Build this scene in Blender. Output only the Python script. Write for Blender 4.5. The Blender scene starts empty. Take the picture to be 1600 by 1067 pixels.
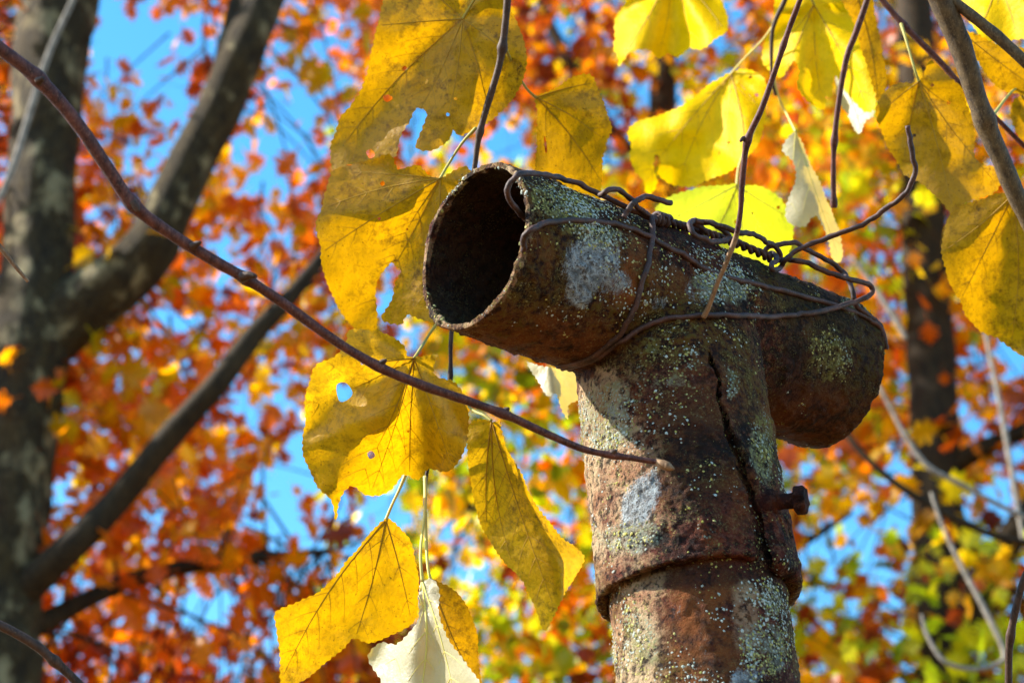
import bpy, math, random
import numpy as np
from mathutils import Vector, Matrix
from mathutils.geometry import delaunay_2d_cdt

random.seed(7); RNG = np.random.default_rng(7)
scene = bpy.context.scene
COL = scene.collection
rad = math.radians

# ------------------------------------------------------------------ camera, sky, sun, exposure
PITCH = rad(30.5); FPX = 3200.0; CAMZ = 1.6
CP, SP = math.cos(PITCH), math.sin(PITCH)
CAM = np.array([0, 0, CAMZ]); RT = np.array([1., 0, 0]); UP = np.array([0, -SP, CP]); FW = np.array([0, CP, SP])
cd = bpy.data.cameras.new('camera'); cam = bpy.data.objects.new('camera', cd); COL.objects.link(cam)
cam.location = CAM; cam.rotation_euler = (math.pi/2 + PITCH, 0, 0)
cd.sensor_width = 36; cd.lens = 36*FPX/1600; cd.clip_start = 0.05; cd.clip_end = 500
cd.dof.use_dof = True; cd.dof.focus_distance = 1.09; cd.dof.aperture_fstop = 72e-3/0.0054
cd.dof.aperture_blades = 8
scene.camera = cam

SUN_AZ, SUN_EL = -88.0, 38.0           # azimuth from +Y towards +X, degrees
sdir = np.array([math.sin(rad(SUN_AZ))*math.cos(rad(SUN_EL)), math.cos(rad(SUN_AZ))*math.cos(rad(SUN_EL)), math.sin(rad(SUN_EL))])
world = bpy.data.worlds.new('World'); scene.world = world; world.use_nodes = True
nt = world.node_tree; nt.nodes.clear()
sky = nt.nodes.new('ShaderNodeTexSky'); sky.sky_type = 'NISHITA'; sky.sun_disc = False
sky.sun_elevation = rad(SUN_EL); sky.sun_rotation = rad(SUN_AZ)
sky.air_density = 1.0; sky.dust_density = 0.3; sky.ozone_density = 1.5
bg = nt.nodes.new('ShaderNodeBackground'); bg.inputs['Strength'].default_value = 0.15
wo = nt.nodes.new('ShaderNodeOutputWorld')
hs = nt.nodes.new('ShaderNodeHueSaturation'); hs.inputs['Saturation'].default_value = 1.35; hs.inputs['Hue'].default_value = .488; hs.inputs['Value'].default_value = 1.05
nt.links.new(sky.outputs[0], hs.inputs['Color']); nt.links.new(hs.outputs[0], bg.inputs[0]); nt.links.new(bg.outputs[0], wo.inputs[0])
sl = bpy.data.lights.new('sun', 'SUN'); sun = bpy.data.objects.new('sun', sl); COL.objects.link(sun)
sl.energy = 5.0; sl.angle = rad(0.53); sl.color = (1.0, 0.93, 0.82)
sun.rotation_euler = Vector(sdir).to_track_quat('Z', 'Y').to_euler(); sun.location = (-5, 2, 8)
scene.view_settings.view_transform = 'Standard'; scene.view_settings.look = 'None'
scene.view_settings.exposure = 1.4; scene.view_settings.gamma = 1; scene.view_settings.use_curve_mapping = False
scene.cycles.max_bounces = 8; scene.cycles.transmission_bounces = 6; scene.cycles.diffuse_bounces = 5
scene.cycles.use_denoising = True

# ------------------------------------------------------------------ helpers
def Wd(u, v, d):                       # image point of the 1600x1067 photo at depth d along the view -> world
    return CAM + RT*((u-800)*d/FPX) + UP*(-(v-533.5)*d/FPX) + FW*d
def ray(u, v):
    r = RT*((u-800)/FPX) + UP*(-(v-533.5)/FPX) + FW
    return r
def Wy(u, v, Y):                       # image point on the vertical plane y = Y
    r = ray(u, v); return CAM + r*(Y/r[1])
def proj(P):
    Q = np.atleast_2d(P)-CAM; z = Q@FW
    return 800+FPX*(Q@RT)/z, 533.5-FPX*(Q@UP)/z, z
def c2w(c): return RT*c[0] + UP*c[1] + FW*c[2]
def unit(v): return v/np.linalg.norm(v)

def _hash(i, j, k, s):
    h = (i*374761393 + j*668265263 + k*2147483647 + s*974634777) & 0xFFFFFFFF
    h = ((h ^ (h >> 13))*1274126177) & 0xFFFFFFFF
    h = ((h ^ (h >> 16))*2246822519) & 0xFFFFFFFF
    return ((h ^ (h >> 15)) & 0xFFFF)/65535.0
def vnoise(P, s=0):
    P = np.asarray(P, float); F = np.floor(P); I = F.astype(np.int64); f = P-F; f = f*f*(3-2*f)
    r = 0
    for a in (0, 1):
        for b in (0, 1):
            for c in (0, 1):
                w = (f[:, 0] if a else 1-f[:, 0])*(f[:, 1] if b else 1-f[:, 1])*(f[:, 2] if c else 1-f[:, 2])
                r = r + w*_hash(I[:, 0]+a, I[:, 1]+b, I[:, 2]+c, s)
    return r
def fbm(P, octv=4, s=0, gain=.5):
    r = 0; a = 1; t = 0
    for o in range(octv):
        r = r + a*vnoise(P*(2**o)+17.3*o, s+o); t += a; a *= gain
    return r/t

def catmull(pts, n=8, closed=False):
    P = np.array(pts, float); m = len(P); out = []
    rng = range(m) if closed else range(m-1)
    for i in rng:
        if closed: a, b, c, d = P[i-1], P[i], P[(i+1) % m], P[(i+2) % m]
        else: a, b, c, d = P[max(i-1, 0)], P[i], P[i+1], P[min(i+2, m-1)]
        for t in np.linspace(0, 1, n, endpoint=False):
            out.append(.5*((2*b)+(c-a)*t+(2*a-5*b+4*c-d)*t*t+(3*b-a-3*c+d)*t**3))
    if not closed: out.append(P[-1])
    return np.array(out)

def link(name, mesh, mat=None, parent=None):
    o = bpy.data.objects.new(name, mesh); COL.objects.link(o)
    if mat is not None and not mesh.materials: mesh.materials.append(mat)
    if parent is not None: o.parent = parent
    return o
def mk(name, V, F, mat=None, parent=None, smooth=True):
    me = bpy.data.meshes.new(name)
    if parent is not None:             # parents only translate
        V = np.asarray(V, float)-np.array(origin(parent))
    me.from_pydata([tuple(v) for v in V], [], [tuple(int(i) for i in f) for f in F]); me.update()
    if smooth: me.polygons.foreach_set('use_smooth', [True]*len(me.polygons))
    return link(name, me, mat, parent)
ORI = {}
def origin(o):
    p = np.array(o.location)
    while o.parent is not None: o = o.parent; p = p+np.array(o.location)
    return p
def thing(name, label, cat, loc, group=None):
    o = bpy.data.objects.new(name, None); COL.objects.link(o); o.location = tuple(loc); o.empty_display_size = .05
    o['label'] = label; o['category'] = cat
    if group: o['group'] = group
    return o
def tag(o, label, cat, group=None):
    o['label'] = label; o['category'] = cat
    if group: o['group'] = group
    return o

def tube_geo(path, radii, sides=10, rough=0., seed=0, freq=60., cap=True, ns=1):
    P = np.array(path, float); n = len(P); R_ = np.interp(np.linspace(0, 1, n), np.linspace(0, 1, len(radii)), radii) if np.ndim(radii) else np.full(n, radii)
    T_ = np.gradient(P, axis=0); T_ /= np.linalg.norm(T_, axis=1)[:, None]+1e-12
    h = np.array([0, 0, 1.]) if abs(T_[0][2]) < .8 else np.array([1., 0, 0])
    N = unit(np.cross(T_[0], h)); V = []
    ang = np.linspace(0, 2*np.pi, sides, endpoint=False)
    for i in range(n):
        N = N-T_[i]*(N@T_[i]); N = unit(N); B = np.cross(T_[i], N)
        V.append(P[i]+R_[i]*(np.cos(ang)[:, None]*N+np.sin(ang)[:, None]*B))
    V = np.concatenate(V)
    if rough:
        C = np.repeat(P, sides, 0); d = V-C
        V = C+d*(1+rough*(fbm(V*freq, 3, seed)-.5)*2)[:, None]
    F = []
    for i in range(n-1):
        for k in range(sides):
            a = i*sides+k; b = i*sides+(k+1) % sides; F.append((a, b, b+sides, a+sides))
    if cap:
        F.append(tuple(range(sides-1, -1, -1))); F.append(tuple(range((n-1)*sides, n*sides)))
    return V, F
class MB:
    def __init__(s): s.V = []; s.F = []; s.n = 0
    def add(s, V, F):
        s.V.append(np.asarray(V)); s.F += [tuple(i+s.n for i in f) for f in F]; s.n += len(V)
    def build(s, name, mat, parent=None, smooth=True): return mk(name, np.concatenate(s.V), s.F, mat, parent, smooth)

# ------------------------------------------------------------------ materials
class NT:
    def __init__(s, name):
        s.m = bpy.data.materials.new(name); s.m.use_nodes = True; s.t = s.m.node_tree; s.t.nodes.clear()
        s.out = s.t.nodes.new('ShaderNodeOutputMaterial')
    def n(s, typ, **kw):
        x = s.t.nodes.new(typ)
        for k, v in kw.items():
            if k.startswith('_'): setattr(x, k[1:], v)
            else:
                key = k.replace('__', ' ')
                s.put(x.inputs[key], v)
        return x
    def put(s, inp, v):
        if hasattr(v, 'node'): s.t.links.new(v, inp)
        elif isinstance(v, (tuple, list)) and len(v) == 3 and len(inp.default_value) == 4: inp.default_value = (*v, 1)
        else: inp.default_value = v
    def noise(s, scale, detail=4, rough=.6, vec=None, dist=0.):
        x = s.n('ShaderNodeTexNoise', Scale=scale, Detail=detail, Roughness=rough, Distortion=dist)
        s.put(x.inputs['Vector'], vec if vec is not None else s.pos())
        return x.outputs['Fac']
    def pos(s):
        if not hasattr(s, '_p'): s._p = s.t.nodes.new('ShaderNodeTexCoord').outputs['Object']
        return s._p
    def ramp(s, fac, a, b, lo=0., hi=1.):
        x = s.n('ShaderNodeMapRange', **{'Value': fac, 'From__Min': a, 'From__Max': b, 'To__Min': lo, 'To__Max': hi}); x.clamp = True
        return x.outputs[0]
    def math(s, op, a, b=0.):
        x = s.t.nodes.new('ShaderNodeMath'); x.operation = op; s.put(x.inputs[0], a); s.put(x.inputs[1], b); return x.outputs[0]
    def mix(s, fac, a, b, mode='MIX'):
        x = s.t.nodes.new('ShaderNodeMix'); x.data_type = 'RGBA'; x.blend_type = mode
        s.put(x.inputs['Factor'], fac); s.put(x.inputs[6], a); s.put(x.inputs[7], b); return x.outputs[2]
    def attr(s, name):
        x = s.t.nodes.new('ShaderNodeAttribute'); x.attribute_name = name; return x
    def bump(s, h, strength, dist):
        return s.n('ShaderNodeBump', Height=h, Strength=strength, Distance=dist).outputs[0]
    def pbr(s, col, rough=.8, normal=None, spec=.3, metal=0.):
        x = s.n('ShaderNodeBsdfPrincipled', **{'Base__Color': col, 'Roughness': rough, 'Specular__IOR__Level': spec, 'Metallic': metal})
        if normal is not None: s.put(x.inputs['Normal'], normal)
        return x.outputs[0]
    def done(s, sh): s.t.links.new(sh, s.out.inputs[0]); return s.m

def rust_material(name, masks=True, tone=1.):
    t = NT(name)
    n1 = t.noise(28, 5, .65); n2 = t.noise(75, 6, .7); n3 = t.noise(260, 5, .75); n4 = t.noise(14, 3, .5); n5 = t.noise(48, 5, .7, dist=.6); n6 = t.noise(900, 3, .7)
    c = t.mix(t.ramp(n1, .40, .58), (.016, .008, .006), (.14, .030, .018))
    c = t.mix(t.ramp(n2, .48, .62, 0, .85), c, (.036, .016, .013))
    c = t.mix(t.ramp(n5, .56, .68, 0, .8), c, (.22, .056, .014))
    c = t.mix(t.ramp(n3, .53, .62, 0, .6), c, (.23, .09, .05))
    c = t.mix(t.math('MULTIPLY', t.ramp(n4, .46, .6), t.ramp(n3, .42, .6, .1, .8)), c, (.115, .092, .010))
    if masks:
        tan = t.attr('tan').outputs['Fac']; paint = t.attr('paint').outputs['Fac']; lich = t.attr('lichen').outputs['Fac']; org = t.attr('orange').outputs['Fac']; dark = t.attr('dark').outputs['Fac']
        c = t.mix(t.ramp(t.math('ADD', tan, t.math('MULTIPLY', t.math('SUBTRACT', n2, .5), 2.6)), .35, .75, 0, .92), c, t.mix(t.ramp(n1, .42, .6), (.58, .42, .25), (.40, .20, .11)))  # tan mix: old paint, rust, and sunlit brightness painted into the colour
        c = t.mix(t.ramp(n3, .50, .41, 0, .92), c, (.014, .009, .007)); c = t.mix(t.math('MULTIPLY', t.ramp(n6, .55, .62), t.ramp(n2, .45, .6, 0, .8)), c, (.34, .29, .10))
        c = t.mix(t.math('MULTIPLY', org, t.ramp(n2, .4, .56)), c, (.24, .075, .02))
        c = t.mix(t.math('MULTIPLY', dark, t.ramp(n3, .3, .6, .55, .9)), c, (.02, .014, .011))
        e = t.math('ADD', paint, t.math('ADD', t.math('MULTIPLY', t.math('SUBTRACT', t.noise(90, 6, .8, t.n('ShaderNodeMapping', Vector=t.pos(), Scale=(1.3, 1.3, .45)).outputs[0]), .5), 2.4), t.math('MULTIPLY', t.math('SUBTRACT', n6, .5), 1.2)))
        pc = t.mix(t.ramp(n3, .42, .6), (.25, .285, .30), (.50, .56, .58))
        pc = t.mix(t.ramp(t.noise(520, 3, .7), .52, .6, 0, .9), pc, (.06, .05, .045))
        c = t.mix(t.math('MULTIPLY', t.ramp(e, .40, .80), t.ramp(n3, .36, .52, .45, 1.)), c, pc)
        c = t.mix(t.math('MULTIPLY', t.ramp(t.math('ADD', lich, t.math('MULTIPLY', t.math('SUBTRACT', t.noise(65, 6, .75), .5), 2.6)), .62, .95, 0, .75), t.ramp(n3, .42, .58)), c, t.mix(t.ramp(n4, .44, .56), (.25, .28, .22), (.22, .21, .055)))
        v = t.n('ShaderNodeTexVoronoi', Scale=560., Vector=t.pos())
        sp = t.math('MULTIPLY', t.ramp(v.outputs['Distance'], .42, .25), t.ramp(t.math('ADD', lich, t.math('MULTIPLY', t.math('SUBTRACT', n5, .5), 2.4)), .56, .72))
        lc = t.mix(t.ramp(t.noise(60, 2), .42, .58), (.30, .36, .30), (.33, .31, .09))
        c = t.mix(sp, c, lc)
    if tone != 1.: c = t.mix(1., c, (tone, tone, tone), 'MULTIPLY')
    h = t.math('ADD', t.math('MULTIPLY', n3, .7), t.math('MULTIPLY', n6, .35))
    nm = t.bump(h, 1., .006)
    return t.done(t.pbr(c, t.ramp(n2, .3, .7, .7, .95), nm, .12))
M_RUST = rust_material('rusted_iron')
def lichen_material(name, c1, c2, c3):
    t = NT(name); r = t.n('ShaderNodeNewGeometry').outputs['Random Per Island']
    c = t.mix(t.ramp(r, .0, .5), c1, c2); c = t.mix(t.ramp(r, .75, .8), c, c3)
    return t.done(t.pbr(c, .95, None, .1))
M_LICHEN = lichen_material('pale_lichen', (.30, .36, .31), (.42, .46, .40), (.36, .34, .10))
M_LICHEN_Y = lichen_material('yellow_lichen', (.30, .27, .05), (.42, .39, .16), (.16, .16, .06))
def wire_material():
    t = NT('rusty_wire'); n1 = t.noise(120, 4, .6); n2 = t.noise(900, 3, .7)
    c = t.mix(t.ramp(n1, .35, .65), (.022, .011, .008), (.085, .032, .02)); c = t.mix(t.ramp(n2, .55, .7, 0, .6), c, (.16, .10, .08))
    return t.done(t.pbr(c, .62, t.bump(n2, .6, .0006), .4))
M_WIRE = wire_material()
def bark_material(name, a, b, c3, sc=1., lich=None, rough=.85, bumpd=.002):
    t = NT(name); mp = t.n('ShaderNodeMapping', Vector=t.pos()); mp.inputs['Scale'].default_value = (1, 1, .35)
    n1 = t.noise(20*sc, 5, .65, mp.outputs[0]); n2 = t.noise(90*sc, 5, .7, mp.outputs[0]); n3 = t.noise(6*sc, 3)
    c = t.mix(t.ramp(n1, .35, .65), a, b); c = t.mix(t.ramp(n2, .52, .68, 0, .7), c, c3)
    if lich: c = t.mix(t.math('MULTIPLY', t.ramp(n3, .53, .62, 0, .9), t.ramp(n1, .42, .58, .1, 1)), c, lich)
    h = t.math('ADD', n1, t.math('MULTIPLY', n2, .6))
    return t.done(t.pbr(c, rough, t.bump(h, .8, bumpd), .25))
M_TWIG = bark_material('purple_brown_bark', (.034, .011, .009), (.13, .042, .030), (.22, .11, .08), 14, None, .6, .0005)
M_TWIGD = bark_material('dark_twig_bark', (.028, .014, .008), (.075, .036, .02), (.13, .075, .045), 14, None, .6, .0005)
M_TWIGT = bark_material('dry_tan_stalk', (.14, .07, .03), (.30, .17, .08), (.36, .24, .14), 14, None, .6, .0004)
M_BRANCH = bark_material('olive_brown_bark', (.04, .024, .010), (.12, .075, .028), (.22, .15, .08), 12, None, .6, .0006)
M_BARK = bark_material('grey_oak_bark', (.014, .0085, .002), (.055, .034, .008), (.14, .098, .04), 1.3, (.30, .24, .12), bumpd=.03)
M_BARKD = bark_material('dark_oak_bark', (.012, .007, .002), (.036, .021, .006), (.08, .05, .02), 1.4)
M_PALE = bark_material('pale_bare_twig', (.13, .11, .085), (.34, .29, .23), (.42, .37, .30), 6)

def leaf_material(name, refl, trans, spot, tf=.55, spots=.5, gloss=.06, green=0.):
    t = NT(name)
    n1 = t.noise(22, 4, .6); n2 = t.noise(170, 5, .75); n3 = t.noise(620, 3, .7); n4 = t.noise(9, 2)
    s = t.math('MULTIPLY', t.ramp(n2, .47, .68, 0, 1), t.ramp(n1, .3, .65, .15, 1.))
    s = t.math('MAXIMUM', t.math('MULTIPLY', s, spots), t.math('MULTIPLY', t.ramp(n3, .60, .72), spots*.9))
    cr = t.mix(s, refl, spot); ct = t.mix(s, trans, tuple(x*.8 for x in spot))
    s = t.math('MAXIMUM', s, t.math('MULTIPLY', t.ramp(t.noise(48, 5, .75), .585, .68), spots*.8))
    k = t.ramp(n1, .3, .7, .78, 1.12)
    x = t.n('ShaderNodeHueSaturation', Value=k, Color=cr).outputs[0]; y = t.n('ShaderNodeHueSaturation', Value=k, Color=ct).outputs[0]
    if green:
        gm = t.ramp(n4, .5, .66, 0, green); x = t.mix(gm, x, (.30, .36, .03)); y = t.mix(gm, y, (.32, .42, .03))
    nm = t.bump(t.math('ADD', t.noise(260, 4, .6), t.math('MULTIPLY', n1, .8)), .5, .0012)
    d = t.n('ShaderNodeBsdfDiffuse', Color=x, Normal=nm).outputs[0]; tr = t.n('ShaderNodeBsdfTranslucent', Color=y, Normal=nm).outputs[0]
    m = t.n('ShaderNodeMixShader', Fac=tf); t.t.links.new(d, m.inputs[1]); t.t.links.new(tr, m.inputs[2])
    g = t.n('ShaderNodeBsdfGlossy', Roughness=.42, Color=(1, 1, 1), Normal=nm)
    m2 = t.n('ShaderNodeMixShader', Fac=gloss); t.t.links.new(m.outputs[0], m2.inputs[1]); t.t.links.new(g.outputs[0], m2.inputs[2])
    return t.done(m2.outputs[0])
M_AMBER = leaf_material('amber_leaf', (.46, .235, .001), (.58, .285, .001), (.085, .032, .003), .6, 1., .015)
M_GOLD = leaf_material('golden_leaf', (.58, .31, .001), (.74, .375, .001), (.12, .05, .003), .6, .95, .015, green=.1)
M_LEMON = leaf_material('lemon_leaf', (.88, .56, .001), (.88, .54, .001), (.50, .28, .004), .45, .4, .005)
M_LIME = leaf_material('lime_leaf', (.78, .72, .006), (.86, .80, .006), (.40, .36, .01), .6, .25, .02, green=.6)
M_WHITE = leaf_material('silvery_leaf_underside', (.50, .46, .29), (.78, .52, .03), (.42, .39, .26), .45, .25, .03)
def vein_mat(name, c):
    t = NT(name); return t.done(t.pbr(c, .6, None, .3))
M_VEIN = vein_mat('brown_vein', (.36, .20, .012)); M_VEINP = vein_mat('pale_vein', (.62, .52, .12)); M_PETI = vein_mat('olive_petiole', (.34, .30, .06)); M_PETIY = vein_mat('yellow_petiole', (.58, .48, .12))

def bgleaf_material(objcol):
    t = NT('autumn_leaf_single' if objcol else 'autumn_leaf_mass')
    if objcol: c = t.n('ShaderNodeObjectInfo').outputs['Color']
    else: c = t.attr('leafcol').outputs['Color']
    n = t.noise(30, 3, .6); c = t.n('ShaderNodeHueSaturation', Color=c, Value=t.ramp(n, .3, .7, .75, 1.15)).outputs[0]
    d = t.n('ShaderNodeBsdfDiffuse', Color=c).outputs[0]; tr = t.n('ShaderNodeBsdfTranslucent', Color=c).outputs[0]
    m = t.n('ShaderNodeMixShader', Fac=.68); t.t.links.new(d, m.inputs[1]); t.t.links.new(tr, m.inputs[2])
    g = t.n('ShaderNodeBsdfGlossy', Roughness=.35); m2 = t.n('ShaderNodeMixShader', Fac=.02); t.t.links.new(m.outputs[0], m2.inputs[1]); t.t.links.new(g.outputs[0], m2.inputs[2])
    return t.done(m2.outputs[0])
M_BG1 = bgleaf_material(True); M_BGM = bgleaf_material(False)

# ------------------------------------------------------------------ ground
def ground():
    n = 81; g = np.linspace(-1, 1, n); g = np.sign(g)*np.abs(g)**2.2*260
    X, Y = np.meshgrid(g, g); P = np.c_[X.ravel(), Y.ravel(), np.zeros(n*n)]
    r = np.hypot(P[:, 0], P[:, 1]); P[:, 2] = (fbm(P*.35, 3, 3)-.5)*.25*np.clip(r/6-.3, 0, 1)
    F = [(j*n+i, j*n+i+1, (j+1)*n+i+1, (j+1)*n+i) for j in range(n-1) for i in range(n-1)]
    t = NT('leaf_litter_ground'); a = t.noise(3, 6, .7); b = t.noise(18, 5, .7); v = t.n('ShaderNodeTexVoronoi', Scale=14., Vector=t.pos())
    c = t.mix(t.ramp(b, .4, .6), (.20, .09, .025), (.11, .05, .022)); c = t.mix(t.ramp(v.outputs['Distance'], .25, .35, .7, 0), c, (.36, .2, .04)); c = t.mix(t.ramp(a, .52, .64, 0, .7), c, (.05, .075, .02))
    m = t.done(t.pbr(c, .9, t.bump(b, .7, .03), .1))
    o = mk('ground', P, F, m); o['kind'] = 'structure'
ground()

# ------------------------------------------------------------------ background trees
def oak_outline(kind):
    if kind == 0:   # pointed lobes, red oak
        h = [(0, 0), (.06, .10), (.20, .16), (.10, .24), (.34, .30), (.42, .40), (.14, .44), (.40, .58), (.36, .68), (.14, .66), (.24, .82), (.08, .84), (0, 1.0)]
    elif kind == 1:   # maple-like
        h = [(0, 0), (.22, -.02), (.20, .12), (.48, .22), (.34, .36), (.50, .56), (.24, .52), (.18, .66), (.28, .80), (.10, .80), (0, 1.0)]
    else:   # plain oval
        h = [(0, 0), (.16, .08), (.30, .26), (.34, .45), (.28, .66), (.14, .86), (0, 1.0)]
    return h
def bg_leaf_template(kind):
    h = oak_outline(kind); V = []; F = []
    n = len(h)
    for x, y in h: V.append((0, y, 0.))
    for s in (1, -1):
        for x, y in h: V.append((s*x, y, -.28*x + .10*math.sin(y*3)))
    for i in range(n): V[i] = (0, V[i][1], .10*math.sin(V[i][1]*3))
    for si, s in enumerate((1, -1)):
        o = n+si*n
        for i in range(n-1):
            q = [i, i+1, o+i+1, o+i]
            if i == 0: q = [0, 1, o+1]
            if i == n-2: q = [i, i+1, o+i]
            F.append(tuple(q) if s < 0 else tuple(q[::-1]))
    # petiole
    b = len(V); V += [(-.012, 0, .0), (.012, 0, .0), (.008, -.4, .05), (-.008, -.4, .05)]; F.append((b, b+1, b+2, b+3))
    return np.array(V, float), F
TEMPL = [bg_leaf_template(k) for k in range(3)]
PAL = {
    'orange': [(.88, .27, .002), (.82, .19, .002), (.90, .36, .002), (.70, .13, .002)],
    'russet': [(.52, .085, .003), (.36, .05, .004), (.62, .13, .003), (.25, .04, .006)],
    'yellow': [(.92, .52, .003), (.93, .62, .004), (.92, .42, .002)],
    'green': [(.48, .54, .006), (.66, .62, .006), (.30, .40, .006)],
}
def rot_rand(rng, droop=True):
    # leaf y axis hanging down-ish, random roll
    d = unit(np.array([rng.normal(), rng.normal(), rng.normal()-(1.0 if droop else 0)]))
    a = unit(np.cross(d, rng.normal(size=3))); b = np.cross(a, d)
    return np.column_stack([a, d, b])

def limb(px, Y, widths, sides=14, rough=.1, seed=0, world_ext=None):
    pts = [Wy(u, v, Y if np.isscalar(Y) else Y[i]) for i, (u, v) in enumerate(px)]
    rr = [w/2*np.linalg.norm((p-CAM)@FW)/FPX for w, p in zip(widths, pts)]
    if world_ext is not None:
        for p, r, at in world_ext:
            if at == 0: pts.insert(0, np.array(p)); rr.insert(0, r)
            else: pts.append(np.array(p)); rr.append(r)
    P = catmull(pts, 8); R_ = catmull(np.array(rr)[:, None], 8)[:, 0]
    V, F = tube_geo(P, R_, sides, rough, seed, 9.); return V, F, P

def crown(tree, skeleton, nclump, ubox, Yr, pals, weights, gaps, seed, per=26, size=(.058, .118), kinds=(0,), frac_keep=.06, spread=.15, gapw=1.0):
    rng = np.random.default_rng(seed)
    SK = np.concatenate(skeleton); tw = MB(); items = []
    cen = []
    tries = 0
    while len(cen) < nclump and tries < nclump*60:
        tries += 1
        u = rng.uniform(ubox[0], ubox[1]); v = rng.uniform(ubox[2], ubox[3]); Y = rng.uniform(*Yr)
        bad = False
        for gu, gv, gr in gaps:
            if (u-gu)**2+(v-gv)**2 < (gr+8)**2 and rng.random() > frac_keep: bad = True; break
        if bad: continue
        p = Wy(u, v, Y)
        if p[2] < 1.2: continue
        if rng.random() > np.clip((vnoise(p[None]*1.5, seed)[0]-.30)*3.2, .05, 1): continue
        cen.append((p, u, v))
    for p, u, v in cen:
        if callable(pals): pal = pals(u, v, rng)
        else: pal = rng.choice(pals, p=weights)
        cols = PAL[pal]; cv = np.clip(.45+1.15*vnoise(p[None]*1.1, seed+1)[0]+rng.uniform(-.12, .12), .5, 1.3); sz_ = rng.uniform(.8, 1.3)
        d = np.linalg.norm(SK-p, axis=1); j = rng.choice(np.argsort(d)[:12]); q = SK[j]
        L = np.linalg.norm(p-q)
        out = unit(p-q+rng.normal(size=3)*.3*L+np.array([0, 0, .1*L])) if L > .05 else unit(rng.normal(size=3))
        if L < 1.6:
            mid = (p+q)/2+rng.normal(size=3)*.12*L+np.array([0, 0, .12*L])
            path = catmull([q, mid, p, p+out*spread*1.4], 4)
        else:
            path = catmull([p-out*.5+rng.normal(size=3)*.06, p-out*.2, p, p+out*spread*1.4], 4)
        V, F = tube_geo(path, [.006, .0035, .0025, .001], 4, 0, 0, 1, False); tw.add(V, F)
        for s in range(2):
            d2 = unit(out+rng.normal(size=3)*.9); V, F = tube_geo(catmull([p-out*.08, p+d2*.12, p+d2*.3+rng.normal(size=3)*.04], 3), [.0025, .001], 3, 0, 0, 1, False); tw.add(V, F)
        for k in range(int(rng.integers(per-6, per+7))):
            pos = p+rng.normal(size=3)*spread*np.array([1, 1, .8])
            gu, gv, _ = proj(pos); gu = gu[0]; gv = gv[0]
            if rng.random() > .08 and any((gu-a)**2+(gv-b)**2 < (q_*(.6+.5*rng.random()))**2 for a, b, q_ in gaps): continue
            s = rng.uniform(*size)*sz_; c = np.array(cols[rng.integers(len(cols))])*rng.uniform(.85, 1.12)*cv
            items.append((pos, rot_rand(rng)*s, c, int(rng.choice(kinds))))
    # the leaves that show largest in the picture become parts, the others one mass
    def score(it):
        u, v, z = proj(it[0]); u = u[0]; v = v[0]
        return (z[0] if -40 < u < 1640 and -40 < v < 1107 else 1e3+z[0])/np.cbrt(np.linalg.det(it[1]))
    items.sort(key=score)
    base = np.array(tree.location)
    for pos, M, c, k in items[:300]:
        o = bpy.data.objects.new('leaf', BGMESH[k]); COL.objects.link(o); o.parent = tree
        m4 = Matrix.Identity(4)
        for i in range(3):
            for j2 in range(3): m4[i][j2] = M[i, j2]
            m4[i][3] = pos[i]-base[i]
        o.matrix_basis = m4; o.color = (*np.clip(c, 0, 1), 1)
    rest = items[300:]
    if rest:
        mb = MB(); cl = []
        for pos, M, c, k in rest:
            V, F = TEMPL[k]; mb.add(V@M.T+pos, F); cl.append(np.repeat(c[None], len(V), 0))
        o = mb.build('foliage', M_BGM, tree, False); o['kind'] = 'stuff'
        at = o.data.attributes.new('leafcol', 'FLOAT_COLOR', 'POINT'); cc = np.concatenate(cl); cc = np.c_[cc, np.ones(len(cc))]
        at.data.foreach_set('color', cc.astype(np.float32).ravel())
    o = tw.build('twigs', M_BARKD, tree); o['kind'] = 'stuff'
BGMESH = []
for k in range(3):
    V, F = TEMPL[k]; me = bpy.data.meshes.new('autumn_leaf'); me.from_pydata([tuple(v) for v in V], [], F); me.materials.append(M_BG1); BGMESH.append(me)

GAPS = [(560, 860, 34), (160, 110, 24), (400, 300, 26), (520, 470, 26), (250, 780, 22), (90, 860, 20), (480, 880, 28), (290, 150, 20), (370, 210, 22), (1130, 60, 20), (1370, 880, 26), (1240, 960, 24), (700, 830, 22), (690, 600, 24), (540, 612, 34), (606, 470, 30), (560, 30, 20), (690, 170, 30), (215, 55, 75), (450, 240, 62), (490, 150, 40), (520, 60, 35), (275, 485, 34), (470, 740, 55), (610, 790, 55), (340, 930, 42), (430, 840, 42), (300, 960, 30), (95, 740, 30), (440, 970, 48), (380, 640, 35), (440, 600, 35),
        (330, 740, 25), (370, 1030, 40), (660, 200, 40), (790, 215, 48), (640, 520, 35), (1140, 130, 40), (870, 60, 28), (1030, 150, 28), (1560, 770, 34), (1285, 850, 45), (1320, 930, 40), (1600, 540, 45), (1255, 720, 30), (1420, 790, 22),
        (780, 560, 22), (830, 690, 28), (720, 880, 26), (770, 920, 24), (1590, 700, 28), (15, 330, 25), (8, 180, 22), (960, 180, 20), (1440, 980, 28), (1340, 770, 26), (1510, 640, 24), (260, 330, 20), (200, 960, 22), (190, 690, 18), (590, 930, 30), (560, 640, 30)]

def big_tree(label, group, base, cat='tree'):
    return thing('oak_tree', label, cat, base, group)
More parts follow.
